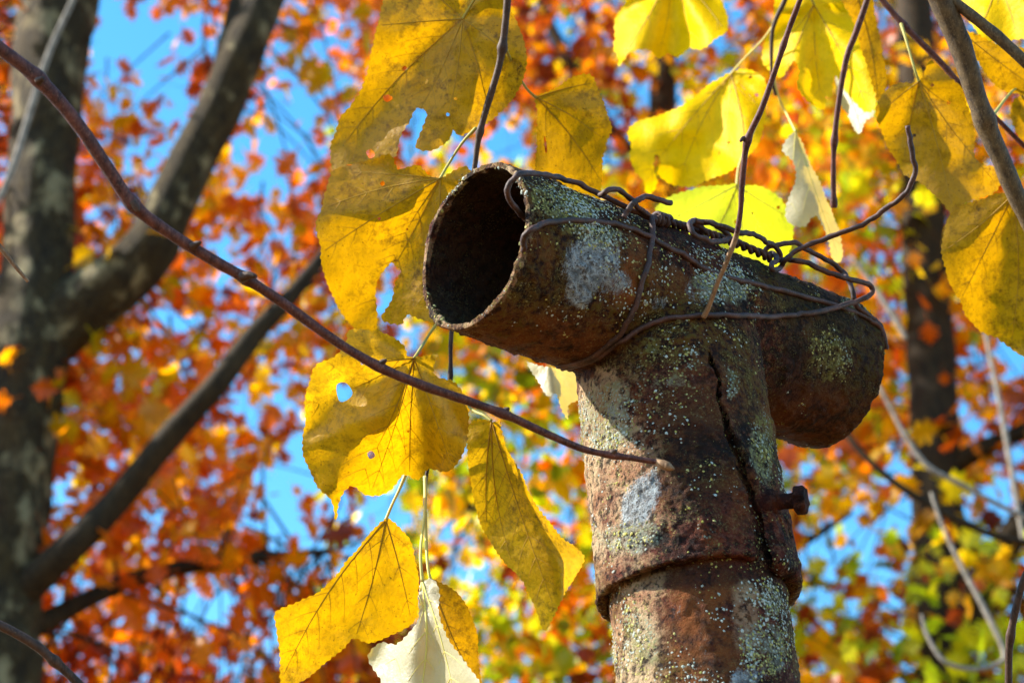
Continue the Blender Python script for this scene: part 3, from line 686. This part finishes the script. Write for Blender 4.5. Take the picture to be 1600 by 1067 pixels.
def leaf(parent, outline, d0, base, tips, mat, tilt=(0, 0), ripple=.006, fold=None, holes=(), petiole=None, seed=0, teeth=2.6, period=11, nr=5, vein=M_VEIN, petm=M_PETI, label=None, cup=0., vw=1.0, sec=True):
    rng = np.random.default_rng(seed)
    # a leaf's outline is smooth between its traced points, then toothed
    out = resample(catmull(outline, 6, True), 3.0)
    c = out.mean(0); tg = np.roll(out, -1, 0)-np.roll(out, 1, 0); nrm = np.c_[tg[:, 1], -tg[:, 0]]; nrm /= np.linalg.norm(nrm, axis=1)[:, None]+1e-9
    area = .5*np.sum(out[:, 0]*np.roll(out[:, 1], -1)-np.roll(out[:, 0], -1)*out[:, 1])
    if area < 0: nrm = -nrm
    s = np.arange(len(out))*3.0/period+.35*np.sin(np.arange(len(out))*.05+seed); fr = s-np.floor(s); saw = np.where(fr < .7, fr/.7, (1-fr)/.3)
    out = out+nrm*((fbm(np.c_[out*.03, np.zeros(len(out))+seed], 3, seed+5)-.5)*7)[:, None]
    amp = teeth*(.6+.8*vnoise(np.c_[out*.05, np.zeros(len(out))], seed))
    out = out+nrm*((saw-.5)*amp)[:, None]
    bs = np.array(base, float)
    def depth(P):
        P = np.atleast_2d(P); x = (P[:, 0]-c[0])/400; y = (P[:, 1]-c[1])/400
        r = np.hypot(P[:, 0]-bs[0], P[:, 1]-bs[1])/400; th = np.arctan2(P[:, 1]-bs[1], P[:, 0]-bs[0])
        q = np.c_[P*.009, np.zeros(len(P))+seed*3.1]
        z = d0+tilt[0]*x+tilt[1]*y+ripple*1.6*np.cos(nr*th+seed)*np.clip(r*1.8, 0, 1)+ripple*3.2*(fbm(q, 3, seed)-.5)+cup*(x*x+y*y)
        z = z+ripple*.35*(fbm(q*4, 2, seed+3)-.5)
        if fold is not None:
            pts, amt, side = fold; D, par, sg = polyd(P[:, 0], P[:, 1], pts); k = (sg*side > 0); z = z+np.where(k, amt*D/400, 0)
        return z
    def to3(P):
        P = np.atleast_2d(P); z = depth(P); return np.array([Wd(a, b, k) for (a, b), k in zip(P, z)])
    holes = list(holes)
    if len(tips) > 4:
        for _ in range(5):
            tq = np.array(tips[rng.integers(len(tips))], float); hp = bs+(tq-bs)*rng.uniform(.45, .85)+rng.normal(size=2)*14; q = rng.uniform(1.8, 4.2)
            if inside(hp, out) and min(np.hypot(*(out-hp).T)) > 9 and all(np.hypot(*(np.mean(h, 0)-hp)) > 26 for h in holes): holes.append([tuple(hp+q*rng.uniform(.7, 1.3)*np.array([math.cos(a_), math.sin(a_)])) for a_ in np.linspace(0, 5.2, 6)])
    hs = [resample(catmull(h, 5, True), 3.0 if len(h) != 6 else 1.5) for h in holes]
    g = 8.0; lo = out.min(0); hi = out.max(0); gx, gy = np.meshgrid(np.arange(lo[0], hi[0], g), np.arange(lo[1], hi[1], g)); G = np.c_[gx.ravel(), gy.ravel()]+rng.uniform(-2, 2, (gx.size, 2))
    k = inside_np(G, out)
    for h in hs: k &= ~inside_np(G, h)
    G = G[k]
    vs = [Vector(p) for p in np.vstack([out]+hs+[G])]; ed = []; o_ = 0
    for L in [out]+hs:
        m = len(L); ed += [(o_+i, o_+(i+1) % m) for i in range(m)]; o_ += m
    rv, _, rf, _, _, _ = delaunay_2d_cdt(vs, ed, [], 0, 1e-4)
    R2 = np.array([(p[0], p[1]) for p in rv]); tri = [f for f in rf]
    cen = np.array([R2[list(f)].mean(0) for f in tri]); k = inside_np(cen, out)
    for h in hs: k &= ~inside_np(cen, h)
    tri = [f for f, q in zip(tri, k) if q]
    o = mk('leaf', to3(R2), tri, mat, parent)
    # thickness
    sm = o.modifiers.new('thickness', 'SOLIDIFY'); sm.thickness = .00018; sm.offset = 0; sm.use_rim = True
    o.modifiers.clear()
    if label: o['label'] = label
    # veins: primaries fan from the base, secondaries leave them at an angle
    mb = MB(); px = 1.12/FPX
    def vpath(P2, r0, r1):
        P2 = np.array(P2); k = inside_np(P2, out)
        for h in hs: k &= ~inside_np(P2, h)
        if k.sum() < 3: return
        j = len(k) if k[1:].all() else max(int(np.argmin(k[1:]))+1, 0)
        if j < 3: return
        P3 = to3(P2[:j]); V, F = tube_geo(P3, [r0, r1], 5, 0, 0, 1, False); mb.add(V, F)
    for t in tips:
        t = np.array(t, float); d = t-bs; L = np.hypot(*d); nn = np.array([-d[1], d[0]])/max(L, 1); bend = rng.uniform(-.05, .05)*L
        ss = np.linspace(.01, .97, 22); P2 = bs+d*ss[:, None]+nn*(np.sin(ss*np.pi)*bend)[:, None]
        vpath(P2, 1.25*px*vw, .4*px*vw)
        if sec and L > 70:
            for q in np.linspace(.16, .85, max(int(L/42), 2))+rng.uniform(-.03, .03):
                for sd in (1, -1):
                    p0 = bs+d*q+nn*math.sin(q*np.pi)*bend; dr = d/L*math.cos(.85)+nn*sd*math.sin(.85); l2 = L*(.12+.10*(1-q))*rng.uniform(.7, 1.2)
                    s2 = np.linspace(0, 1, 9); vpath(p0+dr*(l2*s2)[:, None]+d/L*((s2**2)*l2*.35)[:, None], .5*px*vw, .15*px*vw)
    if mb.n: mb.build('veins', vein, o)
    if petiole:
        P = [to3(bs)[0]]
        for p in petiole: P.append(Wd(p[0], p[1], p[2]))
        V, F = tube_geo(catmull(P, 8), [2.6*px, 2.2*px, 3.2*px], 7, .1, seed, 400.); mk('petiole', V, F, petm, o)
    return o
def twig(name, label, pts, d, widths, mat, cat='twig', group=None, nodes=(), part_of=None, seed=0, sides=10):
    dd = [d]*len(pts) if np.isscalar(d) else np.interp(np.linspace(0, 1, len(pts)), np.linspace(0, 1, len(d)), d)
    P3 = [Wd(u, v, z) for (u, v), z in zip(pts, dd)]
    P = catmull(P3, 10); n = len(P); w = np.interp(np.linspace(0, 1, n), np.linspace(0, 1, len(widths)), widths)
    R_ = w/2*np.interp(np.linspace(0, 1, n), np.linspace(0, 1, len(dd)), dd)/FPX
    for nu, nv, k in nodes:
        q = np.argmin([np.hypot(*(np.array([a[0], b[0]])-(nu, nv))) for a, b, _ in (proj(p) for p in P)]); ii = np.arange(n); R_ = R_*(1+k*np.exp(-((ii-q)/1.6)**2))
    V, F = tube_geo(P, R_, sides, .10, seed, 120.)
    if part_of is not None: return mk(name, V, F, mat, part_of), P
    e = thing(name, label, cat, P[0], group); mk('stem', V, F, mat, e); return e, P

TW = 'leafy linden twigs around the pipe'
# --- twig with the big amber leaves left of the pipe
ts = thing('leafy_twig', 'thin dark hanging twig with large amber leaves behind the pipe mouth', 'leafy twig', Wd(800, -60, 1.2), TW)
twig('stem', '', [(850, -700), (815, -300), (800, -80), (793, 0), (787, 60), (778, 110), (760, 170), (748, 215), (742, 258), (730, 340), (715, 440), (705, 525), (703, 595), (690, 660), (668, 735), (663, 790)], [1.19, 1.19, 1.19, 1.16], [13, 13, 12, 11, 9, 8, 7, 6, 5], M_TWIGD, nodes=[(790, 75, .5), (747, 205, .5), (703, 590, .5)], part_of=ts, seed=81)
leaf(ts, [(612, -20), (589, 40), (580, 76), (574, 116), (561, 147), (546, 164), (531, 182), (523, 207), (516, 225), (516, 243), (521, 264), (546, 257), (582, 254), (617, 246), (625, 217), (640, 192), (650, 169), (667, 177), (657, 207), (650, 230), (670, 235), (688, 228), (704, 216), (708, 205), (718, 212), (738, 202), (763, 192), (784, 175), (809, 142), (820, 111), (823, 86), (817, 56), (804, 25), (784, -5), (750, -50), (680, -60)],
     1.215, (723, 30), [(530, 235), (612, 240), (690, 222), (765, 186), (815, 110), (592, 40), (640, -30)], M_AMBER, tilt=(-.02, -.01), seed=101, petiole=[(738, 5, 1.21), (758, -30, 1.2), (790, -70, 1.19)], holes=[[(598, 152), (606, 148), (614, 154), (604, 160)], [(572, 238), (580, 233), (586, 242), (578, 248)]], label='largest amber leaf, torn, hanging top left of the pipe')
leaf(ts, [(837, 152), (865, 139), (895, 121), (925, 119), (936, 147), (948, 177), (956, 202), (948, 223), (941, 253), (939, 298), (930, 335), (890, 325), (850, 300), (836, 280), (836, 260), (838, 213), (840, 177)], 1.25, (838, 153), [(940, 285), (940, 215), (925, 130)], M_AMBER, tilt=(-.035, .0), ripple=.004, seed=102, period=8, teeth=3.2, petiole=[(822, 138, 1.24), (803, 105, 1.21), (790, 76, 1.19)], holes=[[(850, 216), (852, 214), (855, 236), (852, 238)]])
leaf(ts, [(521, 266), (510, 294), (503, 324), (493, 349), (500, 385), (499, 405), (510, 445), (528, 481), (546, 506), (569, 521), (586, 519), (589, 496), (587, 455), (594, 430), (611, 412), (620, 418), (627, 423), (617, 450), (612, 471), (597, 498), (627, 508), (637, 493), (657, 498), (690, 505), (735, 480), (760, 400), (750, 300), (733, 264), (718, 263), (703, 273), (687, 280), (670, 274), (655, 259), (635, 262), (622, 264), (609, 243), (581, 250), (546, 259)],
     1.20, (688, 279), [(604, 425), (560, 508), (502, 395), (505, 325), (545, 268), (665, 490)], M_AMBER, tilt=(-.025, .0), seed=103, petiole=[(700, 258, 1.2), (722, 224, 1.195), (744, 200, 1.19)], label='amber leaf with a split lower edge left of the pipe mouth')
leaf(ts, [(545, 516), (540, 532), (521, 558), (494, 572), (481, 601), (476, 633), (477, 659), (472, 686), (473, 712), (484, 734), (497, 760), (518, 781), (525, 812), (531, 776), (550, 758), (574, 774), (603, 768), (619, 755), (632, 742), (654, 750), (670, 734), (701, 736), (723, 712), (733, 681), (731, 638), (723, 612), (709, 593), (682, 588), (678, 569), (683, 553), (660, 557), (638, 556), (630, 540), (601, 521), (569, 515)],
     1.12, (647, 560), [(525, 800), (580, 768), (640, 742), (705, 728), (476, 640), (500, 575)], M_GOLD, tilt=(-.01, -.02), ripple=.009, nr=6, fold=([(420, 690), (500, 690), (570, 650), (640, 650), (740, 700)], .13, 1), seed=104, petiole=[(660, 540, 1.18), (676, 515, 1.19), (704, 480, 1.19)], holes=[[(526, 602), (540, 598), (551, 614), (542, 625), (530, 626)], [(574, 708), (581, 704), (586, 712), (578, 717)]], label='golden leaf with a square hole below the pipe mouth')
leaf(ts, [(739, 659), (728, 675), (731, 712), (739, 766), (749, 813), (765, 845), (786, 877), (813, 904), (834, 941), (850, 986), (864, 967), (871, 951), (882, 925), (898, 904), (913, 872), (898, 853), (877, 840), (856, 813), (834, 782), (813, 739), (792, 697), (781, 657), (773, 659), (760, 654)],
     1.15, (768, 657), [(866, 950), (800, 880), (760, 820)], M_GOLD, tilt=(-.055, .0), ripple=.003, fold=([(764, 640), (785, 700), (812, 760), (842, 830), (868, 880), (880, 1000)], .27, -1), seed=105, petiole=[(755, 648, 1.16), (738, 640, 1.17), (700, 610, 1.185)], period=9, label='narrow folded leaf with a bright sunlit edge beside the post')
leaf(ts, [(601, 811), (574, 840), (542, 877), (500, 920), (468, 938), (431, 954), (430, 978), (436, 1020), (439, 1067), (444, 1082), (468, 1067), (489, 1052), (508, 1034), (537, 1015), (553, 997), (577, 1005), (601, 999), (627, 986), (646, 973), (654, 951), (654, 914), (649, 872), (640, 840), (619, 819)],
     1.14, (603, 812), [(440, 1060), (556, 994), (642, 965)], M_GOLD, tilt=(.05, .0), ripple=.004, nr=3, seed=106, petiole=[(612, 790, 1.15), (626, 760, 1.155), (636, 735, 1.16)], petm=M_PETIY, label='golden leaf hanging lowest left with a dipped lower edge')
leaf(ts, [(676, 904), (659, 908), (654, 925), (653, 962), (643, 981), (619, 1005), (595, 1002), (578, 1018), (579, 1036), (593, 1058), (606, 1080), (660, 1110), (720, 1110), (757, 1090), (749, 1067), (733, 1042), (707, 1005), (686, 962), (686, 925)],
     1.06, (660, 908), [(655, 1095), (608, 1050), (710, 1085)], M_WHITE, tilt=(-.115, -.06), ripple=.006, nr=9, seed=107, vein=M_VEINP, petiole=[(657, 860, 1.09), (664, 800, 1.13), (664, 745, 1.16)], petm=M_PETIY, vw=1.8, label='pale silvery leaf turned underside out at the bottom edge')
leaf(ts, [(672, 905), (688, 909), (707, 920), (733, 951), (744, 983), (748, 1031), (752, 1085), (735, 1090), (715, 1040), (690, 1000), (674, 950)],
     1.09, (674, 908), [(745, 1070)], M_AMBER, tilt=(-.03, .0), ripple=.003, seed=121, period=9, petiole=[(668, 880, 1.1), (664, 800, 1.13)], petm=M_PETIY)
leaf(ts, [(822, 566), (850, 572), (905, 582), (912, 618), (888, 632), (888, 656), (877, 640), (868, 615), (857, 620), (843, 603)], 1.22, (860, 566), [(884, 640), (856, 612)], M_WHITE, tilt=(-.12, -.10), ripple=.004, seed=108, period=8, sec=False, fold=([(858, 560), (864, 600), (872, 650)], .5, -1), petiole=[(850, 545, 1.23), (830, 500, 1.24)])
# --- twig with the lemon leaves above the pipe
YM2 = 1.5
tm2 = thing('leafy_twig', 'thin twig with bright lemon leaves hanging above the cross pipe', 'leafy twig', Wd(1240, -70, YM2), TW)
twig('stem', '', [(1330, -700), (1275, -300), (1245, -90), (1230, -10), (1212, 32), (1206, 60), (1206, 120), (1212, 150)], YM2, [11, 10, 9, 8, 7, 5, 4], M_TWIGD, part_of=tm2, seed=82)
leaf(tm2, [(974, 8), (962, 31), (962, 59), (960, 75), (965, 89), (966, 106), (976, 94), (983, 81), (997, 79), (1013, 77), (1029, 91), (1044, 83), (1060, 89), (1076, 75), (1092, 77), (1106, 71), (1119, 61), (1135, 51), (1139, 35), (1135, 16), (1127, -5), (1110, -40), (1050, -60), (1000, -40)], 1.62, (1050, -50), [(968, 95), (1030, 85), (1080, 72), (1130, 45)], M_LEMON, tilt=(-.12, -.10), ripple=.015, nr=7, seed=109, petiole=[(1090, -70, 1.6), (1160, -80, 1.55), (1240, -70, 1.5)])
leaf(tm2, [(1163, 106), (1139, 114), (1127, 122), (1107, 134), (1080, 154), (1048, 173), (1025, 181), (997, 189), (983, 201), (981, 213), (986, 228), (983, 244), (993, 268), (1005, 283), (1009, 301), (1017, 303), (1027, 283), (1021, 264), (1024, 240), (1033, 252), (1027, 272), (1048, 287), (1068, 291), (1088, 291), (1104, 283), (1123, 274), (1139, 268), (1163, 252), (1186, 224), (1196, 189), (1194, 157), (1196, 134), (1186, 114)], 1.55, (1142, 116), [(1000, 290), (1060, 288), (1110, 280), (1165, 245), (1192, 180)], M_LEMON, tilt=(-.11, -.09), ripple=.017, nr=5, seed=110, petiole=[(1165, 90, 1.53), (1190, 65, 1.52), (1212, 36, 1.5)], petm=M_PETIY, label='large lemon leaf above the middle of the cross pipe')
leaf(tm2, [(1222, -20), (1206, 35), (1196, 59), (1190, 87), (1194, 102), (1206, 114), (1222, 122), (1232, 106), (1241, 95), (1249, 110), (1245, 134), (1261, 157), (1285, 173), (1292, 160), (1290, 150), (1300, 152), (1305, 120), (1325, 150), (1350, 175), (1366, 168), (1366, 120), (1350, 60), (1320, 10), (1290, -25)], 1.5, (1272, 8), [(1196, 90), (1225, 118), (1285, 165), (1355, 165)], M_LEMON, tilt=(-.10, -.08), ripple=.012, nr=6, seed=111, petiole=[(1262, -15, 1.5), (1250, -50, 1.5)])
leaf(tm2, [(1305, 118), (1308, 150), (1326, 182), (1342, 210), (1352, 190), (1366, 178), (1352, 150), (1332, 132), (1318, 120)], 1.53, (1310, 118), [(1345, 200)], M_WHITE, tilt=(-.16, -.12), ripple=.004, seed=112, period=8, sec=False, petiole=[(1300, 80, 1.54), (1285, 20, 1.53), (1255, -50, 1.5)])
leaf(tm2, [(1305, -30), (1337, 47), (1350, 89), (1363, 136), (1374, 165), (1386, 130), (1378, 70), (1368, 26), (1355, -40)], 1.42, (1330, -30), [(1372, 158)], M_AMBER, tilt=(-.02, .0), ripple=.004, seed=113, petiole=[(1300, -60, 1.45), (1250, -80, 1.5)])
leaf(tm2, [(1241, 205), (1228, 218), (1222, 236), (1237, 252), (1245, 276), (1237, 299), (1228, 327), (1233, 346), (1257, 354), (1273, 339), (1285, 354), (1296, 382), (1304, 407), (1314, 405), (1314, 366), (1304, 343), (1289, 299), (1273, 272), (1261, 248), (1252, 220)], 1.40, (1243, 206), [(1310, 400), (1235, 340)], M_WHITE, tilt=(-.11, -.08), ripple=.008, seed=114, period=9, fold=([(1238, 190), (1256, 260), (1275, 320), (1305, 420)], .34, -1), petiole=[(1230, 180, 1.5), (1218, 155, 1.5), (1208, 120, 1.5)], petm=M_PETIY, vein=M_VEINP, label='curled pale leaf hanging by its stalk above the far pipe end')
leaf(tm2, [(1147, 287), (1107, 291), (1068, 299), (1041, 311), (1025, 330), (1050, 360), (1090, 390), (1150, 410), (1200, 428), (1230, 404), (1241, 366), (1239, 343), (1226, 319), (1210, 303), (1186, 291), (1163, 288)], 1.46, (1151, 290), [(1045, 345), (1100, 388), (1160, 405), (1220, 400), (1232, 340)], M_LIME, tilt=(.03, .02), ripple=.004, seed=115, vein=M_VEINP, petiole=[(1156, 255, 1.47), (1180, 200, 1.49), (1206, 130, 1.5)], petm=M_PETIY, label='lime yellow leaf just behind the twisted wire')
# --- thick branch at the right with dull amber leaves
tb = thing('leafy_branch', 'thick olive brown branch across the top right corner with dull amber leaves', 'leafy branch', Wd(1455, -40, 1.2), TW)
twig('stem', '', [(1210, -800), (1360, -330), (1440, -70), (1470, 0), (1500, 70), (1530, 165), (1562, 245), (1600, 330), (1650, 420), (1720, 540), (1860, 780)], 1.2, [46, 42, 38, 36, 32, 30, 28, 26, 20], M_BRANCH, nodes=[(1528, 190, .18)], part_of=tb, seed=83, sides=16)
twig('side_shoot', '', [(1478, -6), (1505, 14), (1540, 42), (1575, 72), (1610, 105), (1680, 170)], [1.2, 1.19, 1.18], [16, 18, 19, 18, 16], M_BRANCH, part_of=tb, seed=84, sides=12)
leaf(tb, [(1452, 97), (1436, 126), (1407, 131), (1389, 139), (1373, 155), (1366, 173), (1371, 194), (1381, 215), (1389, 236), (1402, 257), (1413, 273), (1426, 278), (1444, 289), (1465, 307), (1481, 328), (1489, 333), (1512, 315), (1544, 304), (1560, 294), (1563, 278), (1554, 262), (1533, 257), (1523, 241), (1525, 220), (1523, 194), (1512, 163), (1502, 136), (1481, 118), (1462, 102)], 1.3, (1436, 128), [(1488, 325), (1410, 262), (1555, 285), (1515, 180), (1378, 175)], M_AMBER, tilt=(-.03, .0), ripple=.006, seed=116, petiole=[(1428, 105, 1.3), (1415, 60, 1.31), (1408, 38, 1.32)], label='amber leaf behind the bent free wire end')
leaf(tb, [(1565, 302), (1533, 310), (1507, 320), (1486, 336), (1473, 362), (1471, 388), (1476, 414), (1481, 441), (1497, 467), (1507, 488), (1520, 504), (1533, 519), (1560, 530), (1586, 551), (1605, 562), (1628, 567), (1650, 500), (1640, 370), (1612, 315)], 1.27, (1583, 304), [(1580, 540), (1500, 470), (1478, 390), (1640, 470)], M_AMBER, tilt=(-.03, .01), ripple=.005, seed=117, petiole=[(1580, 285, 1.24), (1576, 270, 1.21)], label='amber leaf low at the right edge under the branch')
leaf(tb, [(1502, 47), (1512, 68), (1523, 89), (1539, 115), (1560, 139), (1586, 147), (1630, 150), (1640, 90), (1586, 73), (1554, 68), (1523, 52)], 1.3, (1502, 50), [(1620, 140), (1560, 132)], M_AMBER, tilt=(.0, .04), ripple=.006, seed=118, petiole=[(1496, 45, 1.26), (1490, 40, 1.21)])
leaf(tb, [(1495, -25), (1512, 31), (1533, 56), (1554, 66), (1586, 63), (1640, 50), (1630, -40)], 1.4, (1560, -30), [(1530, 50), (1590, 55)], M_LEMON, tilt=(-.14, -.10), ripple=.008, seed=119, petiole=[(1530, -50, 1.3), (1460, -40, 1.21)])
leaf(tb, [(1590, 152), (1580, 184), (1591, 210), (1615, 235), (1650, 240), (1650, 150)], 1.33, (1600, 155), [(1640, 220)], M_AMBER, ripple=.005, seed=120, petiole=[(1585, 140, 1.3), (1545, 190, 1.21)])

# --- bare twigs near the lens
BTW = 'bare twigs near the lens'
e, P = twig('bare_twig', 'long purple brown twig sweeping from the left edge down across the post', [(-700, -420), (-300, -150), (-60, 30), (0, 76), (60, 124), (118, 190), (165, 258), (208, 320), (262, 362), (330, 405), (385, 436), (440, 472), (520, 530), (590, 572), (660, 602), (730, 626), (790, 648), (860, 680), (920, 704), (990, 716), (1028, 722)], [.93, .94, .952, .968, .985], [28, 25, 22, 22, 21, 20, 18, 17, 16, 15, 15, 14, 12, 10, 8], M_TWIG, group=BTW, nodes=[(62, 126, .25), (205, 318, .3), (385, 436, .35), (590, 572, .2), (785, 646, .3), (955, 710, .3)], seed=85, sides=14)
px = 1.03/FPX
bp = catmull([Wd(1024, 721, 0.9855), Wd(1034, 725, 0.9835), Wd(1044, 729, 0.9815), Wd(1053, 733, 0.9795)], 6); V, F = tube_geo(bp, [4*px, 7.5*px, 7*px, 1.5*px], 10, .1, 3, 500.); mk('bud', V, F, M_TWIGT, e)
V, F = tube_geo(catmull([Wd(378, 434, .947), Wd(390, 430, .945), Wd(400, 432, .943)], 5), [8*px, 6*px, 3*px], 8, .1, 4, 300.); mk('bud', V, F, M_TWIGD, e)
for a_, b_, z_, dx_, dy_ in ((208, 316, .942, 9, 15), (590, 571, .962, 14, -9), (786, 645, .973, 9, -8), (955, 709, .98, 8, -6), (300, 386, .946, 14, -8)):
    V, F = tube_geo(catmull([Wd(a_, b_, z_), Wd(a_+dx_*.6, b_+dy_*.6, z_-.001), Wd(a_+dx_, b_+dy_, z_-.002)], 4), [6*px, 5*px, 1.5*px], 8, .2, 9, 500.); mk('bud', V, F, M_TWIGD, e)
V, F = tube_geo(catmull([Wd(60, 128, .930), Wd(68, 122, .928)], 4), [7*px, 3*px], 8, .1, 4, 300.); mk('bud', V, F, M_TWIGD, e)
twig('bare_twig', 'short orange brown stalk poking in at the left edge', [(-400, 60), (-160, 240), (-40, 340), (0, 386), (22, 414), (44, 440)], 1.03, [6, 7, 8, 5], M_TWIGT, group=BTW, seed=86)
twig('bare_twig', 'dark twig cutting across the bottom left corner', [(-500, 860), (-200, 915), (-40, 962), (0, 977), (50, 1004), (85, 1032), (125, 1070), (170, 1120)], .98, [16, 16, 15, 15, 14], M_TWIGD, group=BTW, nodes=[(85, 1032, .3)], seed=87)
e, P = twig('bare_twig', 'brown twig hanging in front of the cross pipe ending in a dry tan stalk', [(1500, -700), (1360, -280), (1268, -50), (1250, 0), (1232, 48), (1212, 108), (1190, 170), (1168, 220), (1160, 280), (1157, 330), (1150, 372)], [1.0, 1.025, 1.04, 1.05], [11, 9, 8, 9, 9, 10, 10, 9, 8], M_TWIG, group=BTW, nodes=[(1230, 75, .3), (1168, 220, .45)], seed=88)
V, F = tube_geo(catmull([Wd(1155, 350, 1.049), Wd(1148, 376, 1.05), Wd(1135, 410, 1.052), Wd(1120, 445, 1.055), Wd(1108, 478, 1.058), Wd(1099, 496, 1.06)], 6), [4.5*px, 4.8*px, 4*px, 4.2*px, 5*px], 8, .1, 5, 300.); mk('dry_stalk', V, F, M_TWIGT, e)
V, F = tube_geo(catmull([Wd(1169, 218, 1.043), Wd(1161, 217, 1.04), Wd(1157, 221, 1.038)], 4), [6*px, 4*px, 2*px], 7, .1, 6, 300.); mk('bud', V, F, M_TWIGD, e)
twig('bare_twig', 'dark slender twig hanging straight down left of the bent wire', [(1540, -650), (1430, -260), (1372, -60), (1355, 0), (1336, 55), (1323, 90), (1312, 150), (1304, 215), (1302, 270), (1303, 325)], [1.3, 1.32], [9, 9, 10, 10, 9, 8, 9], M_TWIG, group=BTW, nodes=[(1304, 218, .5), (1302, 318, .4)], seed=89)
twig('bare_twig', 'dark twig slanting behind the thick branch at the top right', [(1000, -600), (1200, -260), (1340, -50), (1378, 0), (1420, 48), (1470, 98), (1500, 132), (1540, 168), (1600, 228), (1680, 300)], [1.36, 1.34], [9, 9, 9, 10, 8, 6], M_TWIG, group=BTW, nodes=[(1412, 40, .4), (1500, 130, .4)], seed=90)
twig('bare_twig', 'dark twig rising from the bottom right corner', [(1640, 820), (1604, 895), (1590, 940), (1578, 1000), (1576, 1067), (1580, 1130), (1610, 1400), (1650, 1700)], 1.08, [11, 12, 12, 13, 13], M_TWIGD, group=BTW, nodes=[(1580, 992, .3)], seed=91)
